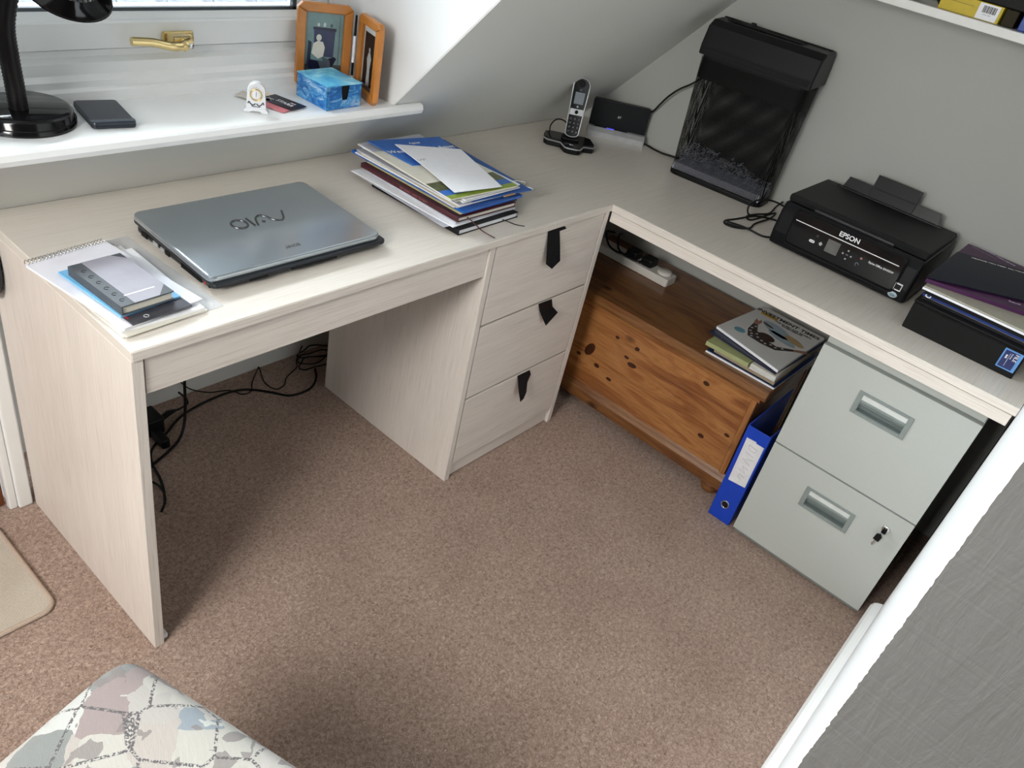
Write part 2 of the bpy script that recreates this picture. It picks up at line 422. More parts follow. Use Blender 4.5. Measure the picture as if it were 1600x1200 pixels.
# ================================================================= DESK
H, TW, L, DB, YE = .75, .02, 1.337, .541, -1.074
desk = thing('corner_desk', 'L-shaped cream woodgrain corner desk along window slope and right wall', 'desk', (0, 0, 0))
g = G().prism([(0, 0), (L, 0), (L, YE), (XW-.001, YE), (XW-.001, DB), (0, DB)], H-TW, H, 'z', .0012, seg=1)
part('worktop', g, WT, desk)
# thin edge lipping in woodgrain
part('edge_lipping', G().box(.001, L-.0015, -.0012, .0006, H-TW+.001, H-.0015, .0004), WX, desk)
part('edge_lipping', G().box(L-.0012, L+.0004, YE+.001, -.0015, H-TW+.001, H-.0015, .0003), WY, desk)
part('side_panel', G().box(0, .02, .003, .535, 0, H-TW, .0008, seg=1), WZ, desk)
part('front_rail', G().box(.0245, .849, .008, .026, .654, H-TW), WX, desk)
part('edge_rail', G().box(L+.0045, L+.022, YE+.006, -.0, .699, H-TW-.0025, .0006, seg=1).box(L+.010, L+.020, YE+.006, 0, H-TW-.003, H-TW), WY, desk)
part('support_batten', G().box(.05, .80, .50, .52, .69, .73), WX, desk)
part('floor_glide', G().box(.02, .034, .012, .03, 0, .014, .003), plain('white_nylon', (.8, .8, .8, 1), .4), desk)
du = thing('drawer_unit', 'cream woodgrain three-drawer unit with black tape pull tabs under worktop', 'drawers', (1.09, .27, 0))
X0, X1 = .851, 1.336
part('side_panel', G().box(X0, X0+.019, .003, .535, 0, H-TW-.0005, .0008, seg=1), WZ, du)
part('side_panel', G().box(X1-.019, X1, .003, .535, 0, H-TW-.0005, .0008, seg=1), WZ, du)
part('plinth', G().box(X0+.02, X1-.02, .012, .028, .004, .052), WX, du)
part('back_panel', G().box(X0+.0195, X1-.0195, .52, .530, .01, .72), WX, du)
tabs = [[(1.0641, 0.003, 0.7274), (1.1301, 0.003, 0.729), (1.1425, 0.003, 0.719), (1.1143, 0.003, 0.7176), (1.1213, -0.005, 0.6765), (1.1261, -0.0129, 0.6375), (1.0933, -0.0157, 0.6238), (1.0675, -0.012, 0.6421), (1.0663, -0.0027, 0.6881)] ,
[(1.1019, 0.003, 0.506), (1.1597, 0.003, 0.5046), (1.1656, -0.0012, 0.4814), (1.1887, -0.0088, 0.4591), (1.161, -0.0125, 0.4484), (1.1336, -0.0162, 0.4379), (1.1173, -0.0057, 0.4682), (1.1105, -0.0007, 0.4828)] ,
[(1.0866, 0.003, 0.2748), (1.1403, 0.003, 0.2736), (1.1482, 0.0008, 0.2582), (1.1279, -0.0073, 0.2414), (1.1181, -0.0189, 0.2183), (1.1021, -0.0255, 0.2054), (1.0865, -0.0275, 0.2016), (1.0869, -0.0139, 0.2281), (1.0898, -0.0032, 0.2499)] ,]
for (z0, z1), tp in zip(((.5100, .7275), (.2820, .5040), (.056, .2760)), tabs):
    d = part('drawer', G().box(X0+.0230, X1-.0220, .0038, .022, z0, z1, .001, seg=1).box(X0+.035, X1-.035, .022, .45, z0+.02, z0+.03).box(X0+.035, X0+.045, .022, .45, z0+.03, z1-.05).box(X1-.045, X1-.035, .022, .45, z0+.03, z1-.05), WX, du)
    t = G(); bm = bmesh.new(); bm.faces.new([bm.verts.new(p) for p in tp])
    bmesh.ops.triangulate(bm, faces=bm.faces[:], ngon_method='EAR_CLIP'); bmesh.ops.solidify(bm, geom=bm.faces[:], thickness=.0011)
    part('pull_tab', t.fromdm(bm), tape, d, 'black tape pull tab')

# ================================================================= LAPTOP
lap = thing('laptop', 'closed dark glossy laptop lying upside-down-logo toward camera on desk', 'laptop', (.4, .24, H))
lap['label'] = 'closed dark silver-grey glossy laptop lying on the desk by the window'
LT = Matrix.Translation((0, .09, .770)) @ Matrix.Rotation(R_(1.9), 4, 'X') @ Matrix.Translation((0, -.09, -.770))
g = G()
bo = rrect(.198, .602, .086, .365, .012)
g.prism(rrect(.203, .597, .102, .362, .012), .7515, .762, 'z', .003)
g.prism(bo, .761, .770, 'z', .003, mx=LT)
g.prism(rrect(.204, .596, .20, .361, .010), .758, .766, 'z', .002)
lb = part('base', g, plain('dark_gunmetal_plastic', (.022, .025, .030, 1), .3, .4), lap)
part('lid', G(LT @ Matrix.Translation((0, 0, -.0022))).prism(rrect(.196, .592, .094, .363, .016, 8), .7712, .784, 'z', .0035, seg=3), None or plain('lid_metallic', (.50, .55, .59, 1), .25, .9, .04, 8), lap)
lid = lap.children[-1]
lt = LT @ fr((.402, .243, .7820), (-1, 0, 0), (0, -1, 0))
lg = G()
wv = spline([(-.060, -.0165, 0), (-.046, .010, 0), (-.034, .0165, 0), (-.022, .008, 0), (-.014, -.010, 0), (-.004, -.0165, 0), (.008, -.008, 0), (.018, .0165, 0)], 6)
lg.tube(wv, .0022, 6, mx=lt); lg.tube([(.003, .006, 0), (-.003, .010, 0)], .0022, 6, mx=lt)
lg.tube([(.025, -.016, 0), (.025, .016, 0)], .002, 6, mx=lt)
lg.tube([(.050+.016*math.cos(a/24*6.283), .0165*math.sin(a/24*6.283), 0) for a in range(24)], .0021, 6, True, mx=lt)
part('logo', lg, plain('etched_chrome', (.14, .14, .15, 1), .25, .9), lid)
text('SONY', .013, LT @ fr((.395, .131, .7820), (-1, 0, 0), (0, -1, 0)), plain('dark_print', (.05, .05, .055, 1), .4), lid, bold=.0002)
g = G()
for k in range(16): g.box(.1975, .1995, .19-k*.0042, .1925-k*.0042, .756, .7655)
part('vent', g, blackmat, lb)
part('port', G().box(.1972, .1992, .272, .288, .7575, .7655).box(.1972, .1992, .25, .262, .758, .765), silver, lb)
part('port', G().box(.1972, .1992, .232, .246, .757, .766), blackmat, lb)
part('port', G().box(.1972, .1992, .310, .330, .757, .766), blackmat, lb)
part('audio_jack', G().lathe([(.0030, 0), (.0030, .0012), (0, .0012)], 12, mx=fr((.199, .116, .761), (0, -1, 0), (0, 0, 1))), plain('red_ring', (.4, .03, .03, 1), .4), lb)
part('audio_jack', G().lathe([(.0030, 0), (.0030, .0012), (0, .0012)], 12, mx=fr((.199, .102, .761), (0, -1, 0), (0, 0, 1))), blackmat, lb)
part('latch_groove', G().box(.27, .31, .0852, .0865, .7605, .7635).box(.36, .47, .0852, .0865, .7605, .7635), blackmat, lb)

# ================================================================= PAPERS AT THE LEFT CORNER
def quad(cx, cy, w_, d_, rot):
    c, s = math.cos(R_(rot)), math.sin(R_(rot)); out = []
    for a, b in ((-w_/2, -d_/2), (w_/2, -d_/2), (w_/2, d_/2), (-w_/2, d_/2)): out.append((cx+a*c-b*s, cy+a*s+b*c))
    return out
def paper(name, cx, cy, w_, d_, rot, z, t, m, label, cat='paper', bow=0, group=None, n=6):
    q = [(x, y, z) for x, y in quad(cx, cy, w_, d_, rot)]
    return single(name, G().sheet(q, t, n, n, (lambda u, v: bow*(u*(1-u)+v*(1-v))) if bow else None), m, label, cat, group)
cl = plain('clear_plastic', (.80, .81, .83, 1), .15, 0, .02); b_ = cl.node_tree.nodes['Principled BSDF']; b_.inputs['Alpha'].default_value = .38
paper('plastic_sleeve', .103, .195, .165, .300, 3, H+.0004, .0008, cl, 'clear plastic sleeve lying flat under the paper stack beside laptop', 'folder')
paper('paper_sheet', .079, .178, .150, .270, 2, H+.0016, .0014, white, 'lowest white paper sheet of the stack at desk corner')
paper('paper_sheet', .076, .176, .148, .272, 4, H+.0034, .0016, offwhite, 'off-white booklet second from bottom of desk-corner stack', 'booklet')
paper('magazine', .083, .168, .146, .240, 0, H+.0054, .0040, white, 'white magazine directly under the spiral notepad at desk corner', 'magazine')
sp = thing('spiral_notepad', 'white wire-spiral notepad under the blue pad at desk corner', 'notepad', (.07, .18, H+.0098), R_(8.5))
part('page_block', G().sheet([(-.075, -.125, 0), (.075, -.125, 0), (.075, .130, 0), (-.075, .130, 0)], .0042, 6, 8, None), white, sp, local=True)
part('cover', G().sheet([(-.0755, -.126, .0044), (.0755, -.126, .0044), (.0755, .131, .0044), (-.0755, .131, .0044)], .0006, 6, 8, None), plain('pale_cover', srgb(232, 232, 240), .45, 0, .05, 20), sp, local=True)
for k in range(23):
    x = -.071+k*.142/22
    part('wire_ring', G().tube([(x, (.1335)+.0065*math.cos(a/10*6.283), .0040+.0066*math.sin(a/10*6.283)) for a in range(10)], .0009, 5, True), chrome, sp, local=True)
bq = quad(.078, .106, .108, .115, 4)
br = single('brochure', G().sheet([(x, y, H+.0156) for x, y in bq], .0022, 4, 4), plain('dark_photo_print', srgb(62, 62, 70), .3, 0, .3, 30), 'dark printed brochure poking out under the light-blue pad', 'brochure')
part('red_strip', G().poly([(-.052, -.04), (-.049, -.04), (-.049, .05), (-.052, .05)], fr((.078, .106, H+.0180), (1, .07, 0), (-.07, 1, 0)), .0002), plain('red_print', srgb(200, 40, 50), .5), br)
part('roundel', G().tube([(.004*math.cos(a/14*6.283), .004*math.sin(a/14*6.283), 0) for a in range(14)], .0005, 4, True, mx=fr((.058, .058, H+.0180), (1, 0, 0), (0, 1, 0))), whiteink, br)
lbm = plain('light_blue_card', srgb(120, 185, 228), .4, 0, .03)
bp_ = single('blue_notepad', G().sheet([(x, y, H+.0180) for x, y in quad(.068, .162, .110, .172, 6)], .0036, 4, 4), [lbm], 'light blue notepad under the small grey hardback notebook', 'notepad')
part('black_lettering', G().box(.075, .105, .076, .077, H+.0217, H+.0220), ink, bp_)
nb = thing('hardback_notebook', 'small grey hardback notebook topmost of the stack at desk corner', 'notebook', (.066, .150, H+.0218), R_(4))
gc = plain('notebook_dark_cloth', srgb(70, 76, 82), .5, 0, .1); gl_ = plain('notebook_marbled_grey', srgb(150, 148, 158), .4, 0, .10, 18)
part('cover', G().box(-.046, .046, -.078, .078, 0, .0022, .0008).box(-.046, .046, -.078, .078, .0148, .017, .0008).box(-.0475, -.0445, -.078, .078, 0, .017, .001), gc, nb, local=True)
part('page_block', G().box(-.044, .043, -.075, .075, .0022, .0148), offwhite, nb, local=True)
part('cover_panel', G().prism([(-.024, -.0775), (.020, -.0775), (.0455, -.050), (.0455, .055), (.026, .0775), (-.024, .0775)], .0169, .0174, 'z'), gl_, nb, 'paler marbled panel', local=True)
g = G()
for k in range(6): g.tube([(-.035+.004*math.cos(a/8*6.283), -.06+k*.022+.004*math.sin(a/8*6.283), .0172) for a in range(7)], .0006, 4)
part('embossing', g, plain('dark_emboss', (.02, .022, .026, 1), .5), nb, local=True)
part('pale_band', G().box(-.026, .028, -.052, -.049, .0174, .0177), whiteink, nb, local=True)

# ================================================================= PILE OF BOOKS AND PAPERS
def book(name, cx, cy, w_, d_, rot, z, t, cm, pm, label, spine=None, sm=None):
    b = thing(name, label, 'book', (cx, cy, z), R_(rot)); c = .0016
    part('cover', G().box(-w_/2, w_/2, -d_/2, d_/2, 0, c, .0006, seg=1).box(-w_/2, w_/2, -d_/2, d_/2, t-c, t, .0006, seg=1).box(-w_/2-.001, -w_/2+.0015, -d_/2, d_/2, 0, t, .0007, seg=1), cm, b, local=True)
    part('page_block', G().box(-w_/2+.001, w_/2-.004, -d_/2+.003, d_/2-.003, c, t-c), pm, b, local=True)
    if spine: text(spine, t*.62, fr((-w_/2-.0012, -.02, t/2), (0, -1, 0), (0, 0, 1)), sm, b, local=True)
    return b
blk = plain('black_book_cloth', (.010, .010, .012, 1), .45)
b1 = book('diary', .897, .205, .215, .290, 1.5, H+.0004, .0135, blk, white, 'black hardback diary, bottom of the paper pile by the drawers', '2013 DIARY - WEEK TO VIEW', greyink)
part('ribbon', G().tube(spline([(.045, -.13, .006), (.055, -.15, .004), (.068, -.172, .0008), (.082, -.188, .0008)]), .0012, 5), ink, b1, local=True)
paper('paper_sheet', .874, .248, .205, .335, -1, H+.0143, .0012, greyp, 'grey printed sheet on top of the black diary in the pile')
paper('paper_sheet', .882, .244, .205, .340, 2, H+.0158, .0020, white, 'white sheet with punched holes jutting out behind the red diary')
paper('notebook', .905, .235, .205, .320, -1, H+.0180, .0045, greyp, 'thin grey notebook directly under the dark red diary', 'notebook')
red = plain('dark_red_cloth', srgb(70, 20, 28), .42, 0, .08)
b2 = book('diary', .905, .243, .205, .335, 0.5, H+.0228, .0115, red, offwhite, 'dark red hardback diary with ribbon in the paper pile', '2012 DIARY - WEEK TO VIEW', plain('rose_ink', srgb(150, 100, 100), .5))
part('ribbon', G().tube(spline([(-.07, -.165, .006), (-.065, -.185, -.002), (-.055, -.205, -.0145), (-.043, -.235, -.0215)]), .0014, 5), red, b2, local=True)
paper('card_folder', .920, .262, .205, .355, -1, H+.0346, .0012, plain('dark_green_card', srgb(40, 52, 56), .5), 'dark green card folder between red diary and blue wallet', 'folder')
paper('card_folder', .915, .245, .200, .320, 1, H+.0361, .0010, plain('pale_yellow_card', srgb(226, 214, 150), .5), 'pale yellow card folder edge beneath the blue wallet', 'folder')
blu = plain('glossy_blue_plastic', srgb(20, 96, 190), .2, 0, .12, 12, coat=.5)
paper('plastic_wallet', .928, .275, .215, .385, 1.5, H+.0374, .0062, blu, 'glossy blue plastic wallet in the middle of the paper pile', 'folder')
z = H+.0442
pl = [(.922, .275, .215, .345, 2, .0028, white, 'white paper sheets lying directly on the blue wallet'),
      (.915, .262, .205, .330, -1, .0030, offwhite, 'cream document second above the blue wallet'),
      (.925, .268, .215, .350, 1, .0024, white, 'white leaflet third above the blue wallet'),
      (.918, .270, .208, .345, 2, .0024, greyp, 'grey printed report fourth above the blue wallet')]
for cx, cy, w_, d_, r, t, m, lb_ in pl:
    paper('paper_sheet', cx, cy, w_, d_, r, z, t, m, lb_); z += t+.0003
sf = thing('suspension_file', 'blue and tan suspension file with metal hook ends in the pile', 'folder', (.965, .25, z))
q = [(x, y, z) for x, y in quad(.972, .250, .200, .335, -4)]
part('file_card', G().sheet(q, .002, 4, 4), plain('blue_card', srgb(38, 92, 170), .4), sf)
part('tan_flap', G().box(.955, .995, .074, .078, z+.0018, z+.0042), plain('tan_card', srgb(176, 140, 98), .5), sf)
part('yellow_strip', G().sheet([(.995, .085, z-.002), (1.072, .11, z-.002), (1.074, .24, z-.002), (1.0, .25, z-.002)], .001, 2, 2), plain('olive_card', srgb(170, 165, 70), .5), sf)
for i, (a, b) in enumerate((((1.055, .135), (1.083, .115)), ((1.045, .115), (1.078, .085)))):
    part('metal_hook', G().tube(spline([(a[0], a[1], z+.001-.003*i), ((a[0]+b[0])/2, (a[1]+b[1])/2, z+.003-.003*i), (b[0], b[1], z-.003*i), (b[0]-.006, b[1]-.004, z-.003-.003*i)]), .0016, 6), chrome, sf)
z += .0045
pl = [(.925, .262, .205, .345, 1, .0030, white, 'thick white brochure above the suspension file'),
      (.915, .268, .205, .350, -1, .0022, offwhite, 'cream brochure with flagged pages above the suspension file'),
      (.922, .262, .205, .345, 3, .0026, white, 'white stapled report below the green-edged catalogue'),
      (.912, .266, .203, .340, 0, .0022, greyp, 'grey-white newsletter just below the green-edged catalogue')]
for cx, cy, w_, d_, r, t, m, lb_ in pl:
    paper('brochure', cx, cy, w_, d_, r, z, t, m, lb_, 'brochure'); z += t+.0003
green = plain('green_print', srgb(140, 160, 62), .4, 0, .15, 40); bl2 = plain('mid_blue_print', srgb(52, 108, 190), .35, 0, .05)
ct = thing('catalogue', 'green-edged catalogue with blue band just under the white envelope', 'catalogue', (.91, .23, z))
part('page_block', G().sheet([(.788, .092, z), (1.008, .082, z), (1.012, .36, z), (.800, .37, z)], .0030, 6, 6), offwhite, ct)
part('green_border', G().sheet([(.788, .092, z+.003), (1.008, .082, z+.003), (1.009, .100, z+.003), (.789, .110, z+.003)], .0006, 2, 2), green, ct)
part('blue_border', G().sheet([(.789, .110, z+.003), (1.009, .100, z+.003), (1.010, .125, z+.003), (.790, .135, z+.003)], .0006, 2, 2), bl2, ct)
part('photo_strip', G().sheet([(.790, .135, z+.003), (1.010, .125, z+.003), (1.0105, .168, z+.003), (.7915, .178, z+.003)], .0006, 2, 2), plain('field_print', srgb(92, 96, 62), .4, 0, .5, 60), ct)
part('white_cover', G().sheet([(.7915, .178, z+.003), (1.0105, .168, z+.003), (1.012, .36, z+.003), (.800, .37, z+.003)], .0006, 2, 2), offwhite, ct)
z += .0042
bb = single('brochure', G().sheet([(.835, .27, z), (1.005, .235, z), (1.037, .385, z), (.827, .425, z)], .0022, 5, 5, lambda u, v: .002*v), bl2, 'blue brochure with white lettering at the back top of the pile', 'brochure')
text('Ageas', .014, fr((.935, .372, z+.0052), (1, -.16, 0), (.16, 1, 0)), whiteink, bb)
text('Wealth for', .022, fr((.875, .338, z+.0052), (1, -.16, 0), (.16, 1, 0)), whiteink, bb)
text('Multi-Asset', .022, fr((.975, .328, z+.0052), (1, -.16, 0), (.16, 1, 0)), whiteink, bb)
z += .0045
env = single('envelope', G().sheet([(.812, .106, z), (.950, .084, z), (1.022, .292, z+.002), (.870, .372, z+.004)], .0016, 10, 10, lambda u, v: .003*math.sin(v*3.1)*(1-u)), white, 'plain white paper with faint handwriting, topmost of the pile', 'paper')
g = G(); M = fr((.855, .262, z+.0068), (1, .2, 0), (-.2, 1, 0))
g.tube([(-.018, .02, 0), (-.008, .024, 0)], .0005, 4, mx=M)
g.tube(spline([(0, .012, 0), (.004, .003, 0), (.01, .010, 0), (.012, 0, 0), (.018, .008, 0), (.022, .002, 0)]), .0005, 4, mx=M)
part('handwriting', g, greyink, env)

# ================================================================= CORDLESS PHONE, ROUTER
ph = thing('phone_cradle', 'black phone charging cradle with silver trim under the slope', 'phone base', (1.575, .345, H), R_(-49.5))
fp = [(-.078, .045), (-.080, -.010), (-.070, -.024), (-.030, -.030), (-.018, -.066), (-.008, -.072), (.020, -.072), (.030, -.066), (.042, -.034), (.074, -.026), (.080, -.008), (.070, .045), (.05, .055), (-.06, .055)]
part('body', G().prism(fp, 0, .018, 'z', .004), black, ph, local=True)
part('silver_trim', G().tube([(x*1.008, y*1.008, .0175) for x, y in fp[1:11]], .0022, 6), silver, ph, 'silver front trim', local=True)
part('top_shell', G().prism([(x*.97, y*.97) for x, y in fp], .018, .023, 'z', .002), blackgl, ph, local=True)
part('cup', G().prism(rrect(-.027, .027, -.016, .022, .008), .023, .030, 'z', .002), black, ph, local=True)
text('BT', .011, fr((.002, -.052, .0232), (1, 0, 0), (0, 1, 0)), whiteink, ph, local=True)
part('lead', G().tube(spline([(-.060, .050, .014), (-.062, .062, .035), (-.045, .070, .055), (-.015, .072, .050), (.015, .070, .01)]), .0022, 6), cable_m, ph, local=True)
hs = thing('phone_handset', 'black cordless phone handset with silver edge standing in its cradle', 'phone', (1.575, .345, H+.0305), R_(-49.5))
HM = Matrix.Rotation(R_(-11), 4, 'X')   # leans back
def hp(name, g, m, lbl=None): return part(name, g, m, hs, lbl, local=True)
out = []
for k in range(13): a = math.pi*k/12; out.append((.0245*math.cos(a), .150+.022*math.sin(a)))
for k in range(9): a = math.pi+math.pi*k/8; out.append((.020*math.cos(a), .012+.010*math.sin(a)))
hp('shell', G(HM).prism(out, -.010, .013, 'y', .004), black)
hp('silver_edge', G(HM).tube([(x*1.01, -.008, z_) for x, z_ in out], .0018, 6, True), silver, 'silver rim')
hp('face', G(HM).prism([(x*.90, .004+z_*.965) for x, z_ in out], -.0115, -.010, 'y', .0005), blackgl)
hp('earpiece', G(HM).lathe([(.010, 0), (.010, .001), (.006, .0002), (0, .0002)], 20, mx=fr((0, -.0115, .157), (1, 0, 0), (0, 0, 1))), blackmat)
hp('screen', G(HM).box(-.0145, .0145, -.0122, -.0114, .098, .132, .0003), plain('lcd_grey', srgb(120, 128, 134), .2))
hp('function_panel', G(HM).box(-.0200, .0200, -.0124, -.0114, .066, .084, .0004), plain('pale_silver', srgb(200, 203, 205), .35))
hp('joypad', G(HM).lathe([(.0055, 0), (.0055, .0014), (.003, .0016), (.003, .0005), (0, .0005)], 16, mx=fr((0, -.0122, .075), (1, 0, 0), (0, 0, 1))), black)
hp('select_button', G(HM).lathe([(.0035, 0), (.0035, .0012), (0, .0014)], 12, mx=fr((0, -.0114, .0905), (1, 0, 0), (0, 0, 1))), silver)
for r in range(4):
    for c_ in range(3):
        x, zz = -.0125+c_*.0125, .055-r*.0125
        k_ = hp('key', G(HM).box(x-.005, x+.005, -.0126, -.0114, zz-.0045, zz+.0045, .0006), plain('key_black', (.02, .02, .022, 1), .4))
        text('123456789*0#'[r*3+c_], .0065, HM @ fr((x, -.0127, zz), (1, 0, 0), (0, 0, 1)), plain('key_legend', (.5, .5, .5, 1), .5), k_, name='digit', ext=.0001, local=True)
text('BT', .006, HM @ fr((0, -.0117, .1385), (1, 0, 0), (0, 0, 1)), greyink, hs, local=True)
# router
rt = thing('router', 'flat black broadband router on a silver foot behind the phone', 'router', (1.757, .410, H), math.atan2(-.798, .602))
part('foot', G().prism([(-.020, 0), (.034, 0), (.034, .018), (.003, .030), (-.008, .028), (-.020, .016)], 0, .19, 'x', .001), silver, rt, 'silver foot', local=True)
part('body', G().prism(rrect(.001, .188, .022, .113, .008), .006, .030, 'y', .003), plain('satin_black', (.011, .012, .014, 1), .35), rt, local=True)
part('status_strip', G().box(.02, .13, -.006, .0065, .0285, .0305), plain('dark_strip', (.03, .03, .04, 1), .2), rt, local=True)
part('status_light', G().box(.06, .085, -.0068, -.003, .0282, .0308), plain('blue_led', (.05, .05, .6, 1), .3, emit=((.12, .12, 1, 1), .6)), rt, local=True)
text('BT', .010, fr((.094, .0058, .068), (1, 0, 0), (0, 0, 1)), whiteink, rt, local=True)

# ================================================================= SHREDDER
sh = thing('paper_shredder', 'tall black paper shredder with mesh basket standing against right wall', 'shredder', (1.737, .083, H), math.atan2(-.995, .10))
def meshmat():
    m, nt, b = new('black_wire_mesh')
    b.inputs['Base Color'].default_value = (.005, .005, .005, 1); b.inputs['Roughness'].default_value = .5; b.inputs['Specular IOR Level'].default_value = .12
    v = tc(nt, (1, 1, 1))
    def wv(ax, r):
        x = nt.nodes.new('ShaderNodeTexWave'); x.bands_direction = ax; x.inputs['Scale'].default_value = 95; nt.links.new(tc(nt, (1, 1, 1), (0, 0, r)), x.inputs[0]); return x.outputs['Fac']
    a = nt.nodes.new('ShaderNodeMath'); a.operation = 'MAXIMUM'; nt.links.new(wv('Z', 0), a.inputs[0]); nt.links.new(wv('X', .3), a.inputs[1])
    q = nt.nodes.new('ShaderNodeMath'); q.operation = 'GREATER_THAN'; q.inputs[1].default_value = .66; nt.links.new(a.outputs[0], q.inputs[0])
    nt.links.new(q.outputs[0], b.inputs['Alpha'])
    return m
BW, BD = .315, .125
def ring(ins, r): return rrect(ins, BW-ins, ins, BD-ins, r, 4)
g = G(); A = ring(.006, .03); B = ring(-.006, .03); n = len(A)
g.add([(x, y, .012) for x, y in A]+[(x, y, .345) for x, y in B], [(i, (i+1) % n, n+(i+1) % n, n+i) for i in range(n)], 0, None, True)
bk = part('basket', g, meshmat(), sh, 'black wire mesh basket', local=True)
part('basket_base', G().prism(ring(.004, .03), 0, .014, 'z', .003), black, sh, local=True)
part('inner_housing', G().prism(ring(-.003, .03), .288, .352, 'z', .002), blackmat, sh, local=True)
hd = [(-.009, .352), (-.009, .378), (.006, .428), (.032, .443), (.115, .445), (.128, .432), (.134, .40), (.134, .352)]
part('cutting_head', G().prism(hd, -.010, BW+.012, 'x', .006, seg=3), plain('head_black', (.008, .0085, .009, 1), .4), sh, local=True)
part('feed_slot', G().box(.03, .245, .058, .074, .4448, .4462), blackmat, sh, local=True)
part('slot_rim', G().box(.022, .253, .053, .056, .4445, .4475, .001).box(.022, .253, .076, .079, .4445, .4475, .001).box(-.006, BW+.006, .098, .104, .4445, .4475, .001), black, sh, local=True)
part('slide_switch', G().box(.08, .094, .084, .094, .4445, .454, .002).box(.05, .13, .086, .092, .4445, .4465), black, sh, local=True)
part('front_lip', G().box(-.003, BW+.003, -.0105, -.0085, .357, .372, .001), blackmat, sh, local=True)
SM = Matrix.Translation((1.737, .083, H)) @ Matrix.Rotation(math.atan2(-.995, .10), 4, 'Z')
g = G(); rnd = random.Random(3)
for k in range(900):
    x = rnd.uniform(.018, BW-.018); y = rnd.uniform(.014, BD-.014)
    hz = .052+.016*math.sin(x*15)+.012*noise.noise(Vector((x*12, y*12, 0)))
    zz = .016+rnd.random()**.5*hz; a = rnd.uniform(0, 6.28); l = rnd.uniform(.009, .02); t = rnd.uniform(-.7, .7)
    d = Vector((math.cos(a)*math.cos(t), math.sin(a)*math.cos(t), math.sin(t)))*l; p = Vector((x, y, zz))
    q = p+d; q.x = min(max(q.x, .012), BW-.012); q.y = min(max(q.y, .012), BD-.012); q.z = max(q.z, .016); s_ = d.cross(Vector((rnd.random(), rnd.random(), 1))).normalized()*.0019
    mid = (p+q)/2+Vector((0, 0, .0015))
    g.add([p-s_, p+s_, mid+s_, mid-s_, q-s_, q+s_], [(0, 1, 2, 3), (3, 2, 5, 4)], 0, SM)
g.box(.014, BW-.014, .014, BD-.014, .0145, .036, mx=SM)
o = part('shredded_paper', g, plain('shred_paper', srgb(225, 230, 245), .6, 0, .05), None); o['kind'] = 'stuff'; o['label'] = 'heap of shredded white paper seen through shredder mesh basket'; o['category'] = 'shredded paper'
def cable(name, pts, r, label, m=cable_m, n=8, cat='cable', group=None, extra=None):
    g = G().tube(spline(pts, n), r, 7)
    if extra: extra(g)
    return single(name, g, m, label, cat, group)
zc = H+.003
cable('power_cable', [(1.88, -.252, .765), (1.84, -.252, .757), (1.774, -.262, zc), (1.725, -.246, zc), (1.677, -.238, zc), (1.66, -.255, zc), (1.69, -.262, zc), (1.75, -.27, zc+.004), (1.775, -.28, zc+.008), (1.72, -.288, zc+.006), (1.645, -.280, zc+.002), (1.60, -.285, zc), (1.562, -.262, zc), (1.553, -.235, zc), (1.575, -.222, zc), (1.621, -.232, zc), (1.68, -.262, zc+.010), (1.72, -.30, zc+.008), (1.74, -.335, zc+.004), (1.74, -.350, zc+.004)], .0028,
      'black power lead tangled between shredder and printer')
cable('usb_cable', [(1.553, -.249, zc+.006), (1.575, -.284, zc+.006), (1.589, -.33, zc), (1.61, -.350, zc)], .0028, 'short black lead with plug lying by printer front corner',
      extra=lambda g: g.tube([(1.551, -.237, zc+.0065), (1.560, -.262, zc+.0065), (1.572, -.280, zc+.0062)], [.0052, .0058, .004], 8))
cable('looped_cable', [(1.70, -.278, zc+.011), (1.67, -.255, zc+.011), (1.655, -.245, zc+.018), (1.665, -.238, .790), (1.71, -.244, .80), (1.76, -.262, .795), (1.79, -.285, .785), (1.80, -.340, .775), (1.80, -.352, .775)], .0025, 'thin black lead looping in front of the shredder basket toward printer')
cable('router_lead', [(1.874, .285, .857), (1.882, .265, .857), (1.875, .24, .892), (1.868, .216, .925), (1.866, .186, .957), (1.862, .15, .985), (1.868, .118, 1.018)], .003, 'black lead rising from router up behind the shredder')
cable('router_cable', [(1.868, .268, .757), (1.870, .24, .756), (1.862, .208, .756), (1.867, .175, .754), (1.876, .15, .754), (1.888, .12, .754)], .0032, 'black cable lying on desk from router foot behind shredder')

# ================================================================= PRINTER
pr = thing('printer', 'black all-in-one inkjet printer with rear paper feed on desk', 'printer', (1.72, -.545, H))
PY0, PY1 = -.735, -.355
body = plain('printer_black', (.0055, .006, .007, 1), .35); lidm = plain('printer_lid', (.0125, .014, .0135, 1), .5, 0, .05, 300, .2)
g = G().prism([(1.574, .756), (1.570, .79), (1.578, .845), (1.592, .868), (1.86, .868), (1.87, .86), (1.87, .756)], PY0, PY1, 'y', .008, seg=3)
g.box(1.585, 1.86, PY0+.01, PY1-.01, H+.0005, .76, .002)
part('body', g, body, pr)
part('scanner_lid', G().prism([(1.598, .870), (1.596, .882), (1.602, .888), (1.845, .888), (1.853, .882), (1.853, .870)], PY0+.002, PY1-.002, 'y', .006, seg=3), lidm, pr, 'matt charcoal scanner lid')
part('lid_grip', G().box(1.588, 1.598, -.650, -.435, .870, .877, .002), plain('grip_grey', (.03, .032, .032, 1), .4), pr)
FM = fr((1.5735, -.55, .812), (0, -1, 0), (.012, 0, 1))   # front panel frame
part('output_slot', G(FM).box(-.150, .150, -.047, -.010, -.004, .0005, .001), blackmat, pr)
cpn = part('control_panel', G(FM).prism(rrect(-.150, .148, -.036, .054, .012), -.004, .0055, 'z', .002), blackgl, pr)
part('frame_line', G(FM).tube([(x, y, .004) for x, y in rrect(-.152, .150, -.042, .056, .012)], .0014, 5, True), body, pr)
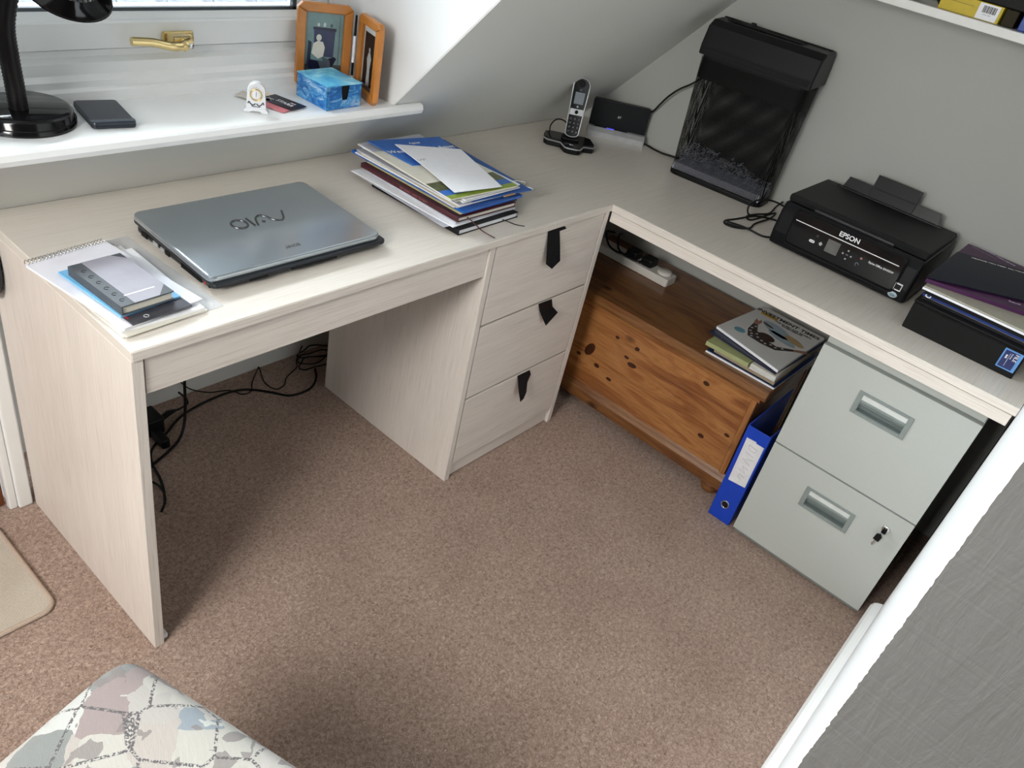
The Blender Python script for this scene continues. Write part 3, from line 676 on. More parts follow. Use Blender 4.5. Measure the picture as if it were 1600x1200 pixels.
part('chrome_stripe', G(FM).box(-.143, .137, .0265, .0285, .0052, .0062), whiteink, cpn)
text('EPSON', .018, FM @ Matrix.Translation((.000, .041, .0056)), whiteink, cpn, bold=.0003)
part('screen', G(FM).box(-.046, -.012, -.016, .018, .0052, .0062, .0004), plain('lcd_dark', srgb(104, 102, 100), .2, 0, .2, 30), cpn)
def dot(x, y, r, nm='button', m=greyink): return part(nm, G(FM).lathe([(r, 0), (r, .0008), (0, .001)], 14, mx=Matrix.Translation((x, y, .0054))), m, cpn)
for x, y in ((.012, .010), (.012, -.012), (.001, -.001), (.023, -.001)): dot(x, y, .0022, 'arrow_button', plain('legend_grey', (.45, .45, .45, 1), .5))
part('home_icon', G(FM).prism([(-.066, -.004), (-.060, .002), (-.054, -.004), (-.057, -.004), (-.057, -.008), (-.063, -.008), (-.063, -.004)], .0054, .0062, 'z'), plain('legend_grey', (.45, .45, .45, 1), .5), cpn)
part('wifi_badge', G(FM).prism(rrect(-.091, -.076, -.010, -.003, .0034), .0054, .0062, 'z'), whiteink, cpn)
text('Wi-Fi', .0045, FM @ Matrix.Translation((-.0835, -.0066, .0064)), ink, cpn)
text('OK', .005, FM @ Matrix.Translation((.012, -.001, .0056)), greyink, cpn)
dot(-.075, .011, .004, 'power_button', plain('dark_btn', (.03, .03, .03, 1), .3)); dot(.048, .006, .003, 'stop_button', plain('legend_red', (.35, .16, .16, 1), .5))
part('start_icon', G(FM).tube([(.044+.004*math.cos(a), -.012+.004*math.sin(a), .006) for a in [k*.5 for k in range(10)]], .0006, 4), plain('legend_blue', (.25, .3, .4, 1), .5), cpn)
text('Stylus Office SX435W', .0072, FM @ Matrix.Translation((.100, .006, .0056)), whiteink, cpn, bold=.0001)
part('tray_line', G(FM).box(-.172, -.10, -.049, -.047, -.001, .003).box(-.10, .10, -.052, -.0505, -.001, .003), body, pr)
part('card_slot', G(FM).box(-.186, -.168, -.020, -.012, -.001, .001), blackmat, pr)
st = part('energy_sticker', G(FM).prism(rrect(.148, .166, -.030, -.011, .001), -.001, .0046, 'z').box(.150, .164, -.027, -.014, .004, .0052, 0, 1), [whiteink, ink], pr, 'square white-framed energy sticker')
part('oval_sticker', G(FM).lathe([(.010, 0), (.010, .005), (0, .005)], 20, mx=Matrix.Translation((.153, -.044, -.001)) @ Matrix.Diagonal((1.15, .72, 1, 1))).lathe([(.006, 0), (.006, .0055), (0, .0055)], 16, 1, mx=Matrix.Translation((.153, -.044, -.001)) @ Matrix.Diagonal((1.15, .6, 1, 1))), [plain('pale_blue_sticker', srgb(190, 205, 212), .4), plain('mid_blue_sticker', srgb(130, 155, 168), .4)], pr, 'oval pale blue sticker')
# rear feed: smoked plastic support, darker extension leaf
smk = plain('smoked_plastic', (.016, .016, .017, 1), .3); smk.node_tree.nodes['Principled BSDF'].inputs['Alpha'].default_value = .86
FR = fr((1.836, -.545, .885), (0, -1, 0), (.30, 0, 1))
part('paper_support', G(FR).prism([(-.138, 0), (.138, 0), (.130, .034), (-.130, .034)], -.002, .002, 'z', .0008), smk, pr, 'smoked translucent paper support')
part('support_extension', G(FR).box(-.062, .062, -.012, .066, .002, .005, .001), black, pr)
part('paper_guide', G(FR).box(-.150, .150, -.012, .004, -.012, .012, .002), black, pr)
part('extension_groove', G(FR).box(-.060, .060, .030, .0315, .0045, .0054), blackmat, pr)

# ================================================================= BOX FILE AND FOLDERS
bf = thing('box_file', 'black box file with blue label at the right end of desk', 'file', (1.65, -.9, H))
bx = plain('black_box_card', (.006, .006, .006, 1), .55)
part('case', G().prism([(1.460, H+.0006), (1.458, .812), (1.462, .816), (1.84, .816), (1.84, H+.0006)], -1.027, -.772, 'y', .002), bx, bf)
part('lid_lip', G().box(1.462, 1.838, -1.029, -.770, .8165, .8215, .0012), bx, bf)
FB = fr((1.4590, -1.004, .789), (0, -1, 0), (0, 0, 1))
lbx = part('label', G(FB).box(-.0195, .0195, -.0235, .0235, .0, .0022).box(-.0165, .0125, -.0205, .0205, .0018, .0030, 0, 1), [plain('sky_blue_label', srgb(95, 145, 205), .4), plain('navy_label', srgb(24, 38, 92), .4)], bf, 'blue printed label')
FL = fr((1.4558, -1.004, .789), (0, 0, -1), (0, -1, 0))
text('FILE', .011, FL @ Matrix.Translation((-.010, .008, 0)), whiteink, lbx); text('Foolscap', .004, FL @ Matrix.Translation((-.010, -.0005, 0)), whiteink, lbx); text('RNS', .005, FL @ Matrix.Translation((-.006, -.010, 0)), whiteink, lbx, bold=.0002)
part('label_line', G(FL).box(-.016, .016, -.0052, -.0046, 0, .0004), whiteink, lbx)
def fold(name, x0, x1, y0, y1, z, t, m, label, bow=.0, rot=0, cat='folder'):
    cx, cy = (x0+x1)/2, (y0+y1)/2
    q = [(x, y, z) for x, y in quad(cx, cy, x1-x0, y1-y0, rot)]
    return single(name, G().sheet(q, t, 8, 8, lambda u, v: bow*math.sin(math.pi*v)*.6+bow*.3*u), m, label, cat)
fold('card_folder', 1.485, 1.82, -1.045, -.778, .822, .0050, plain('black_card', (.012, .012, .014, 1), .45), 'black folder lying directly on the black box file', .000)
fold('card_folder', 1.488, 1.83, -1.05, -.780, .8275, .0012, plain('tan_edge', srgb(170, 150, 116), .5), 'thin tan-edged sheet between black folders on the box file', 0, cat='paper')
cf = fold('ring_folder', 1.486, 1.83, -1.05, -.776, .8290, .0065, plain('royal_blue_plastic', srgb(22, 52, 120), .3), 'royal blue folder with white clip on the box file', 0)
part('clip', G().tube([(1.4855+.000, -.785-.006*math.cos(a/10*6.283)-.004, .833+.0035*math.sin(a/10*6.283)) for a in range(10)], .0015, 5, True), white, cf, 'white clip end')
fold('card_folder', 1.482, 1.84, -1.05, -.778, .8360, .0075, plain('black_gloss_card', (.010, .010, .012, 1), .3), 'glossy black folder under the white papers by printer', .0005)
fold('paper_sheet', 1.480, 1.84, -1.05, -.770, .8446, .0050, white, 'bundle of white papers beneath the purple wallet', .001, cat='paper')
fold('plastic_sleeve', 1.482, 1.84, -1.052, -.772, .8506, .0030, plain('beige_sleeve', srgb(170, 166, 150), .35), 'greyish plastic sleeve just beneath the purple wallet', .001)
pw = single('purple_wallet', G().sheet([(1.500, -.765, .8548), (1.595, -1.060, .8548), (1.890, -1.060, .8548), (1.886, -.762, .8548)], .0090, 8, 8, lambda u, v: .003*math.sin(math.pi*v)), plain('purple_gloss', srgb(74, 38, 76), .4, 0, .1, 8), 'glossy purple document wallet on the folders right of printer', 'folder')
nv = single('navy_wallet', G().sheet([(1.495, -.764, .8672), (1.668, -1.030, .8672), (1.892, -1.025, .8672), (1.765, -.763, .8672)], .0022, 8, 8, lambda u, v: .003*math.sin(math.pi*v)), plain('navy_gloss', srgb(13, 18, 38), .5, 0, .1, 8), 'navy blue wallet topmost of the folders right of printer', 'folder')
for m_ in ('purple_gloss', 'navy_gloss'): MATS[m_].node_tree.nodes['Principled BSDF'].inputs['Specular IOR Level'].default_value = .3
lil = plain('lilac_ink', srgb(200, 182, 208), .5)
text('Royal Scottish Assurance', .0125, fr((1.866, -.828, .8690), (-.036, -.126, 0), (.126, -.036, 0)), lil, pw)
text('Investments & Pensions', .0075, fr((1.848, -.810, .8690), (-.036, -.126, 0), (.126, -.036, 0)), plain('lilac_ink2', srgb(150, 122, 160), .5), pw)
text('Royal', .012, fr((1.585, -.945, .8680), (.04, -.107, 0), (.107, .04, 0)), lil, pw)
text('HELPING YOU MEET ALL YOUR NEEDS', .0095, fr((1.752, -.800, .8735), (.05, -.107, 0), (.107, .05, 0)), whiteink, nv, ax='LEFT')

# ================================================================= WALL SHELF
shf = single('wall_shelf', G().box(1.72, XW-.0005, -1.07, -.035, 1.352, 1.372, .0015), plain('white_shelf', srgb(226, 226, 222), .4, 0, .02), 'white wall shelf across the upper right corner', 'shelf')
yb = thing('yellow_box', 'flat yellow carton with barcode label on the wall shelf', 'box', (1.80, -.53, 1.3725))
yel = plain('yellow_card', srgb(196, 172, 20), .45, 0, .05)
part('carton', G().box(1.742, 1.86, -.600, -.462, 1.3725, 1.4085, .0012), yel, yb)
FY = fr((1.7415, -.571, 1.3905), (0, -1, 0), (0, 0, 1))
bl_ = part('barcode_label', G(FY).box(-.023, .023, -.0165, .0165, 0, .0008), white, yb, 'white barcode label')
g = G(FY); x = -.013
for k in range(14):
    w_ = (.0007, .0013, .0019)[(k*7) % 3]; g.box(x, x+w_, -.002, .0125, .0009, .0012); x += w_+(.0007, .0012)[k % 2]
part('bars', g, ink, bl_)
text('5 014213 882', .0035, FY @ Matrix.Translation((-.001, -.006, .001)), greyink, bl_)
part('flap_line', G(FY).box(-.098, -.034, .004, .0052, .0003, .0008), plain('dark_yellow', srgb(150, 128, 16), .5), yb)
single('black_box', G().box(1.748, 1.87, -.640, -.47, 1.4092, 1.50, .002), bx, 'black box lying on top of the yellow carton', 'box')
single('dark_carton', G().box(1.752, 1.87, -.632, -.603, 1.3725, 1.408, .002), plain('dark_olive', srgb(44, 38, 20), .6), 'dark carton beside the right end of the yellow carton', 'box')
single('blue_box', G().box(1.745, 1.87, -.78, -.643, 1.3725, 1.53, .002), plain('blue_card_box', srgb(26, 62, 150), .4), 'blue box at the right edge of wall shelf', 'box')
g = G()
for k in range(10): g.tube(spline([(1.76+.006*k, -.395-.006*(k % 3), 1.376), (1.75+.008*k, -.41, 1.386+.003*k), (1.77, -.435+.003*k, 1.394), (1.80, -.45, 1.376+.002*k)]), .003, 5)
single('cable_bundle', g, plain('grey_black_cable', (.03, .03, .035, 1), .5), 'dark bundle of cables left of the yellow carton', 'cable')

# ================================================================= PINE CHEST
ch = thing('pine_chest', 'knotty pine blanket chest beneath the right side of desk', 'chest', (1.66, -.14, 0))
cx0, cy0, cy1 = 1.468, -.540, .26
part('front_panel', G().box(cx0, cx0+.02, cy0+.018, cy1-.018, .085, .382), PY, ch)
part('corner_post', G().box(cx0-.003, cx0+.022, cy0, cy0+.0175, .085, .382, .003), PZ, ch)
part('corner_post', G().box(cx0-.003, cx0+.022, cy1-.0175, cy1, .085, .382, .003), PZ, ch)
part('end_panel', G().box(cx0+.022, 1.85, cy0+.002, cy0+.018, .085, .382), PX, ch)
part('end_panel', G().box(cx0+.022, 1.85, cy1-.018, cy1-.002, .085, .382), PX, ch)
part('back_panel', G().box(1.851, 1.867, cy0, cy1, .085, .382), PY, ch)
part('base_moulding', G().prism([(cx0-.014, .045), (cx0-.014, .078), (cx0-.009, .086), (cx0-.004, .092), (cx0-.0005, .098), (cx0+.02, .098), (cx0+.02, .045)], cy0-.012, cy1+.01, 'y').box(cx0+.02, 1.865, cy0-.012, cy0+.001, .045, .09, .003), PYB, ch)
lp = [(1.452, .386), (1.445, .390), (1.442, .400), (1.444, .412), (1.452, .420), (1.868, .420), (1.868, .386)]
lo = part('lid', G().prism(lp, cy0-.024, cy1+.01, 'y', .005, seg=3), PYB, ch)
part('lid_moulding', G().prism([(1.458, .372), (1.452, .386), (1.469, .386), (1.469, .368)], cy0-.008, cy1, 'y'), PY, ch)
for x in (1.50, 1.83):
    for y in (cy0+.03, cy1-.03): part('bun_foot', G().lathe([(.018, 0), (.027, .008), (.031, .022), (.027, .038), (.020, .046)], 20, mx=Matrix.Translation((x-.008, y, 0))), PYB, ch)
# individual knots on the front board
kn = plain('knot_dark', srgb(62, 28, 10), .45, 0, .3, 200)
def knot(y, z, a, b, r=0):
    M = fr((cx0-.0002, y, z), (0, -math.cos(R_(r)), math.sin(R_(r))), (0, math.sin(R_(r)), math.cos(R_(r))))
    part('knot', G(M).lathe([(1, 0), (.6, .0005), (0, .0003)], 14, mx=Matrix.Diagonal((a*1.5, b*1.4, 1, 1))), kn, ch)
for a in ((-.07, .315, .005, .004), (-.145, .315, .006, .005, 20), (.01, .225, .010, .019, -25), (-.145, .255, .011, .006, 5), (-.12, .27, .006, .004), (-.385, .335, .007, .005), (.045, .19, .006, .004), (-.03, .185, .007, .005), (-.085, .165, .007, .004), (-.43, .17, .007, .005), (.12, .16, .004, .007), (-.50, .22, .006, .004)): knot(*a)
# extension socket on the chest
ps = thing('power_strip', 'white extension socket lying on the pine chest lid', 'power strip', (1.735, .08, .420))
wp = plain('white_plastic', srgb(214, 210, 202), .4, 0, .02)
part('housing', G().prism(rrect(1.700, 1.762, -.062, .245, .008), .4205, .448, 'z', .003), wp, ps)
part('switch_dome', G().lathe([(.024, 0), (.024, .006), (.020, .010), (0, .011)], 24, mx=Matrix.Translation((1.735, -.028, .448))), wp, ps)
part('neon', G().box(1.722, 1.727, .195, .20, .448, .4486), plain('neon_red', (.5, .08, .05, 1), .3), ps)
for y, lb_ in ((.095, 'black mains plug further along the white extension socket'), (.035, 'black mains plug nearest the round end of white extension socket')):
    t = thing('mains_plug', lb_, 'plug', (1.733, y, .4485))
    part('plug_body', G().prism(rrect(1.709, 1.757, y-.022, y+.022, .009), .4485, .475, 'z', .005), black, t)
    part('cable_sleeve', G().tube([(1.709, y, .462), (1.70, y+.006, .464), (1.69, y+.014, .462)], .0045, 8), black, t)
cable('mains_cable', [(1.69, .112, .463), (1.682, .135, .462), (1.69, .17, .464), (1.735, .215, .466), (1.80, .255, .455), (1.884, .272, .424)], .0032, 'black mains cable running from far plug behind the drawers')
cable('mains_cable', [(1.69, .052, .463), (1.678, .08, .466), (1.686, .13, .470), (1.77, .19, .470), (1.84, .22, .452), (1.886, .250, .424)], .0032, 'black mains cable running from plug near round socket end')

# ================================================================= MAGAZINES ON CHEST
zt = .4204
q = [(x, y, zt) for x, y in ((1.475, -.344), (1.478, -.562), (1.80, -.566), (1.795, -.348))]
q = [q[0], q[3], q[2], q[1]]
def up(c): # ensure counter-clockwise
    a = sum(c[i][0]*c[(i+1) % 4][1]-c[(i+1) % 4][0]*c[i][1] for i in range(4)); return c if a > 0 else [c[0], c[3], c[2], c[1]]
m1 = thing('magazine', 'white-edged dark blue magazine at bottom of the stack on chest', 'magazine', (1.63, -.45, zt))
part('page_block', G().sheet(up(q), .004, 4, 4), white, m1)
part('cover', G().sheet([(p[0]+(.004 if p[0] < 1.6 else 0), p[1], zt+.004) for p in up(q)], .0008, 4, 4), plain('navy_cover', srgb(22, 40, 84), .3), m1)
single('booklet', G().box(1.487, 1.78, -.555, -.362, .4258, .4375, .002), plain('tan_book', srgb(150, 136, 112), .5, 0, .04), 'tan paperback second from bottom of the chest stack', 'book')
gf = single('card_folder', G().sheet(up([(1.478, -.335, .4380), (1.482, -.470, .4380), (1.76, -.475, .4380), (1.755, -.34, .4380)]), .013, 6, 6, lambda u, v: .001*math.sin(v*9)), plain('pale_green_card', srgb(158, 164, 116), .5, 0, .05), 'pale green cardboard folder bulging on the chest stack', 'folder')
for k in range(6):
    single('crumpled_paper', G().sheet(up([(1.484+.002*(k % 3), -.4745, .4382+k*.0026), (1.486+.003*(k % 2), -.552, .4382+k*.0026), (1.76, -.552, .4382+k*.0026), (1.76, -.4755, .4382+k*.0026)]), .0012, 10, 10, lambda u, v: .0006*noise.noise(Vector((u*9, v*14, k)))), [white, offwhite][k % 2], ['lowest', 'second lowest', 'third lowest', 'fourth lowest', 'fifth lowest', 'topmost'][k]+' of the six loose crumpled pages beside the pale green folder', 'paper', 'loose pages in the chest stack')
m2 = single('magazine', G().sheet(up([(1.520, -.318, .4555), (1.492, -.545, .4555), (1.80, -.565, .4555), (1.815, -.34, .4555)]), .0050, 6, 6), plain('navy_white_print', srgb(26, 34, 60), .35, 0, .2, 60), 'dark navy magazine directly beneath the cover picture magazine', 'magazine')
m3 = thing('magazine', 'investment magazine with man in checked shirt on cover, topmost on chest', 'magazine', (1.66, -.44, .4625))
bow = lambda u, v: 0.0
part('page_block', G().sheet(up([(1.549, -.322, .4625), (1.494, -.548, .4625), (1.808, -.556, .4625), (1.812, -.346, .4625)]), .0075, 6, 6), white, m3)
cq = up([(1.549, -.322, .4702), (1.494, -.548, .4702), (1.808, -.556, .4702), (1.812, -.346, .4702)])
cv = part('cover', G().sheet(cq, .0006, 6, 6), plain('grey_cover', srgb(206, 208, 206), .35, 0, .05, 6), m3, 'printed grey cover')
FMg = fr((1.66, -.445, .4708), (.035, -1, 0), (1, .035, 0))    # x right, y up the page
def ink_part(nm, pts_list, m, h):
    g = G()
    for pts in pts_list: g.poly(pts, FMg, h)
    return part(nm, g, m, cv)
text('INVESTMENT TIMES', .0235, FMg @ Matrix.Translation((.004, .120, .0003)), ink, cv, bold=.0007)
text('THE QUEST FOR GLOBAL\nINVESTMENTS', .0105, FMg @ Matrix.Translation((.030, .092, .0003)), ink, cv, bold=.0003)
part('yellow_banner', G().poly([(-.085, .118), (-.030, .118), (-.022, .098), (-.077, .098)], FMg, .0002), plain('amber_print', srgb(196, 160, 60), .5), cv)
text('Inside this issue', .007, FMg @ Matrix.Translation((-.053, .109, .0005)), ink, cv)
circ = lambda x, y, a, b, n=18, r=0: [(x+a*math.cos(k/n*6.283)*math.cos(r)-b*math.sin(k/n*6.283)*math.sin(r), y+a*math.cos(k/n*6.283)*math.sin(r)+b*math.sin(k/n*6.283)*math.cos(r)) for k in range(n)]
part('round_badge', G().poly(circ(-.074, -.062, .017, .015), FMg, .0002), plain('teal_print', srgb(96, 150, 168), .5), cv)
ink_part('sky_patch', [circ(.00, .045, .055, .026, r=-.4), circ(.030, .01, .05, .018, r=-.3)], plain('sky_blue_print', srgb(150, 172, 184), .5), .0001)
ink_part('sand_patch', [circ(.062, .030, .036, .016, r=-.4)], plain('sand_print', srgb(176, 152, 112), .5), .00015)
ink_part('shirt', [[(-.062, -.030), (-.030, -.020), (.000, -.045), (.040, -.050), (.080, -.018), (.084, -.030), (.045, -.074), (.0, -.078), (-.045, -.070)], [(-.062, -.030), (-.035, -.022), (-.052, .020), (-.066, .018)]], plain('shirt_dark', srgb(52, 46, 46), .5), .0003)
rr = random.Random(4)
ink_part('shirt_checks', [circ(x, y, .0045, .0035, 7, .6) for x, y in ((-.052, -.034), (-.042, -.048), (-.030, -.036), (-.020, -.052), (-.036, -.062), (-.004, -.060), (.010, -.066), (.024, -.058), (.040, -.060), (-.056, -.014), (-.052, .004), (.056, -.046))], plain('check_white', srgb(200, 200, 200), .5), .0005)
ink_part('hair', [circ(-.003, -.028, .027, .021, r=-.3)], plain('hair_brown', srgb(58, 42, 36), .5, 0, .2), .0006)
ink_part('hands', [[(-.066, .018), (-.052, .020), (-.050, .046), (-.058, .060), (-.062, .044), (-.072, .056), (-.070, .036)], [(.080, -.018), (.084, -.030), (.112, -.010), (.122, .004), (.108, -.002), (.112, .012), (.100, .0)]], plain('skin_print', srgb(150, 112, 92), .5), .0004)
ink_part('leaf_sketch', [circ(-.030, .048, .020, .006, r=-.3)], plain('umber_print', srgb(80, 66, 56), .5), .0003)

# ================================================================= LEVER ARCH FILE
laf = thing('lever_arch_file', 'blue lever arch file standing on floor between chest and filing cabinet', 'file', (1.54, -.59, 0))
FBm = plain('royal_blue_board', srgb(18, 62, 176), .38, 0, .05)
fy0, fy1, fx0, fx1 = -.632, -.562, 1.396, 1.69
zt = .335
g = G().box(fx0, fx0+.004, fy0, fy1, 0.001, zt, .0012, seg=1)
# sides dip down at the top behind the spine as on the photo
for y in (fy0, fy1-.0035): g.box(fx0+.004, fx1, y, y+.0035, .001, zt+.002, .001, seg=1)
part('board', g, FBm, laf)
part('lining', G().box(fx0+.004, fx0+.0045, fy0+.004, fy1-.004, .005, zt-.003).box(fx0+.02, fx1-.01, fy0+.004, fy0+.0045, .01, zt-.004), plain('grey_lining', srgb(70, 74, 84), .6), laf)
part('paper_block', G().box(fx0+.03, fx1-.015, fy0+.006, fy0+.028, .012, .26), white, laf)
part('lever_mechanism', G().box(fx0+.02, fx0+.05, fy0+.005, fy1-.006, .10, .104, .001).tube([(fx0+.03, fy0+.03, .10), (fx0+.03, fy0+.03, .15)], .002, 6), chrome, laf)
FS = fr((fx0-.0002, (fy0+fy1)/2, .222), (0, -1, 0), (0, 0, 1))
ll = part('spine_label', G(FS).prism([(-.022, -.078), (.030, -.072), (.030, .074), (.006, .074), (.004, .078), (-.024, .076)], 0, .0012, 'z'), plain('worn_white_label', srgb(214, 214, 216), .6, 0, .05), laf, 'white handwritten spine label')
FH = FS @ Matrix.Translation((.004, 0, .0014))
g = G()
for pl_ in ([(-.014, .060), (.014, .056), (.010, .046), (-.004, .044), (-.012, .052), (-.014, .060)], [(-.014, .034), (.012, .030)], [(.014, .020), (-.014, .010), (.012, .0)], [(.014, -.016), (-.006, -.012), (.008, -.03), (-.014, -.026)], [(.012, -.044), (-.004, -.040), (-.006, -.050), (.004, -.056)]):
    g.tube([(x, y, 0) for x, y in pl_], .0005, 4, mx=FH)
part('handwriting', g, greyink, ll)
FRr = fr((fx0-.0004, (fy0+fy1)/2-.001, .062), (0, -1, 0), (0, 0, 1))
part('finger_ring', G(FRr).tube([(.0105*math.cos(a/20*6.283), .0125*math.sin(a/20*6.283), .001) for a in range(20)], .0018, 6, True), chrome, laf)
part('finger_hole', G(FRr).lathe([(.010, 0), (.010, .0008), (0, .0008)], 20, mx=Matrix.Diagonal((1, 1.2, 1, 1))), blackmat, laf)

# ================================================================= FILING CABINET
fc = thing('filing_cabinet', 'pale grey-green two-drawer metal filing cabinet under the desk end', 'filing cabinet', (1.62, -.84, 0))
cab = plain('cabinet_enamel', srgb(178, 182, 177), .42, 0, .015, 400, .05); cabd = plain('cabinet_inside', srgb(120, 124, 120), .5)
hnd = plain('handle_grey', srgb(132, 140, 137), .4); hnd2 = plain('handle_recess', srgb(108, 118, 116), .45)
fyA, fyB = -.648, -1.034
part('carcass', G().box(1.402, 1.84, fyB, fyA, .006, .690, .002).box(1.390, 1.402, fyB+.002, fyA-.002, .662, .690, .001), cab, fc)
part('plinth', G().box(1.395, 1.402, fyB+.004, fyA-.004, .004, .020), cabd, fc)
for (z0, z1), (hz0, hz1) in ((( .3455, .656), (.530, .594)), ((.0225, .3405), (.212, .278))):
    hy0, hy1 = -.897, -.785; a, b = hz0+.008, hz0+.034
    g = G().box(1.381, 1.4015, fyB, hy0, z0, z1).box(1.381, 1.4015, hy1, fyA, z0, z1).box(1.381, 1.4015, hy0, hy1, z0, a).box(1.381, 1.4015, hy0, hy1, b, z1)
    d = part('drawer', g, cab, fc)
    FHn = fr((1.381, -.841, (hz0+hz1)/2), (0, -1, 0), (0, 0, 1)); hh = (hz1-hz0)/2
    g = G(FHn); ou = rrect(-.068, .068, -hh, hh, .008, 4)
    for box_ in ((-.068, -.056, -hh, hh), (.056, .068, -hh, hh), (-.056, .056, -hh, -hh+.008), (-.056, .056, hh-.008, hh), (-.056, .056, hh-.028, hh-.022)):
        g.box(box_[0], box_[1], box_[2], box_[3], 0, .0032, .0009, seg=1)
    ho = part('handle', g, hnd, d, 'grey recessed handle surround')
    g = G(FHn).box(-.056, .056, -hh+.008, -hh+.034, -.0195, -.017).box(-.056, .056, -hh+.008, -hh+.010, -.018, 0).box(-.056, .056, -hh+.030, -hh+.038, -.004, .0015)
    part('recess', g, hnd2, d)
    part('label_slot', G(FHn).box(-.056, .056, hh-.023, hh-.008, -.0004, .0008), plain('label_card', srgb(205, 208, 204), .5), d)
FK = fr((1.381, -.984, .292), (0, -1, 0), (0, 0, 1))
part('lock', G(FK).lathe([(.0105, 0), (.0105, .004), (.0085, .007), (.006, .0075), (0, .0075)], 20), chrome, fc)
ky = thing('key', 'small black-headed key hanging from the filing cabinet lock', 'key', (1.372, -.984, .25))
part('key_head', G(FK).tube([(.004*math.cos(a/12*6.283)-.001, -.001+.006*math.sin(a/12*6.283), .016) for a in range(12)], .0018, 6, True).box(-.006, .005, -.012, .001, .0085, .0115, .001).prism([(-.014, -.034), (.001, -.036), (.003, -.020), (-.003, -.012), (-.012, -.016)], .014, .019, 'z', .001), black, ky)
part('key_blade', G(FK).box(-.010, -.006, -.054, -.034, .0155, .0175, .0004).box(-.012, -.009, -.050, -.046, .0155, .0175), chrome, ky)

# ================================================================= CABLES UNDER THE DESK
ad = thing('power_adaptor', 'black power adaptor on floor inside the left desk panel', 'adaptor', (.345, .60, 0))
part('adaptor_body', G().box(.315, .365, .60, .668, .001, .055, .006).box(.322, .345, .54, .60, .001, .03, .004), black, ad)
part('plug', G().tube([(.365, .625, .03), (.395, .64, .028), (.425, .652, .018)], [.008, .009, .004], 8), black, ad)
cable('floor_cable', [(.225, .36, .004), (.245, .40, .004), (.262, .45, .004), (.276, .515, .004), (.306, .56, .004), (.37, .598, .004), (.419, .629, .004), (.47, .648, .004), (.53, .658, .004), (.59, .660, .004), (.638, .649, .004), (.672, .622, .004), (.699, .592, .004), (.736, .55, .004), (.80, .545, .004), (.848, .575, .004), (.88, .62, .004)], .0036, 'thick black cable curving over carpet behind the knee space')
cable('hanging_cable', [(.404, .566, .50), (.406, .568, .30), (.408, .570, .14), (.402, .566, .05), (.375, .548, .010), (.33, .525, .004), (.29, .508, .004), (.262, .494, .004), (.235, .45, .004)], .0040, 'black cable hanging down beneath the desk then over carpet')
cable('looped_lead', [(.408, .60, .12), (.425, .615, .095), (.448, .635, .06), (.458, .648, .03), (.445, .655, .016), (.426, .652, .017)], .003, 'short black lead looping from desk underside to the adaptor')
cable('sloping_lead', [(.16, .62, .02), (.24, .655, .075), (.33, .69, .13), (.41, .705, .18)], .004, 'black lead sloping across wall behind the left desk panel')
cable('coiled_lead', [(.205, .34, .004), (.232, .37, .004), (.245, .41, .004), (.240, .445, .004), (.215, .47, .004)], .003, 'black lead end curled on carpet by the left desk panel')
cable('thin_cable', [(.475, .712, .06), (.50, .700, .03), (.553, .690, .003), (.603, .669, .003), (.625, .632, .003), (.655, .632, .003), (.680, .665, .003), (.728, .706, .012), (.730, .700, .014), (.712, .649, .003), (.718, .600, .003), (.752, .604, .003), (.780, .632, .003), (.838, .659, .003), (.86, .69, .003), (.90, .716, .03)], .0018, 'thin black wire zigzagging on carpet near the back wall')
lp_ = []
for k in range(40):
    a = k*.47; lp_.append((.895+.060*math.cos(a)*(1+.12*math.sin(k)), .640+.034*math.sin(a)*(1+.2*math.cos(k*1.7)), .004+.0016*k))
cable('coiled_cable', lp_, .0022, 'coil of thin black cable on floor behind the drawer unit', n=4)

# ================================================================= SILL OBJECTS
zs_ = .9302
dl = thing('desk_lamp', 'black gooseneck desk lamp with round base on window sill', 'lamp', (.083, .500, zs_))
T = Matrix.Translation((.083, .500, zs_))
part('base', G().lathe([(.086, 0), (.086, .006), (.083, .010), (.0815, .022), (.079, .026), (.074, .0285), (.0, .0295)], 56, mx=T), blackgl, dl)
part('base_groove', G().tube([(.0845*math.cos(a/48*6.283), .0845*math.sin(a/48*6.283), .0105) for a in range(48)], .0012, 5, True, mx=T), blackmat, dl)
npts = spline([(.072, .484, zs_+.026), (.071, .484, 1.00), (.069, .484, 1.05), (.070, .484, 1.10), (.084, .480, 1.16), (.094, .472, 1.24), (.11, .455, 1.31), (.130, .43, 1.33), (.140, .412, 1.29), (.142, .412, 1.24), (.142, .412, 1.21)], 16)
rad = [.0152+(.0010 if k % 2 else -.0004) for k in range(len(npts))]
part('gooseneck', G().tube(npts, rad, 14), plain('ribbed_black', (.012, .010, .010, 1), .35), dl)
ax = Vector((-.45, -.55, -.55)).normalized()
Ms = fr((.142, .400, 1.178), (1, -.82, 0), ax.cross(Vector((1, -.82, 0)).normalized()))
part('shade', G(Ms).lathe([(.013, -.055), (.020, -.05), (.030, -.030), (.048, -.005), (.063, .012), (.066, .014), (.064, .010), (.046, -.006), (.028, -.030)], 40), blackgl, dl)
part('reflector', G(Ms).lathe([(.027, -.028), (.044, -.008), (.034, -.018), (.0, -.026)], 32), chrome, dl)
part('bulb', G(Ms).lathe([(.0, .002), (.012, -.002), (.016, -.012), (.012, -.024), (.0, -.027)], 20), plain('frosted_bulb', (.8, .8, .8, 1), .3), dl)
hdv = thing('portable_hard_drive', 'flat dark blue-black portable hard drive beside the lamp base', 'hard drive', (.218, .478, zs_), R_(-10))
part('case', G().prism(rrect(-.039, .039, -.060, .060, .008), .0005, .0125, 'z', .0025, seg=2), plain('navy_black_plastic', (.016, .022, .036, 1), .28), hdv, local=True)
part('side_seam', G().prism(rrect(-.0394, .0394, -.0604, .0604, .008), .0055, .0068, 'z'), blackmat, hdv, local=True)
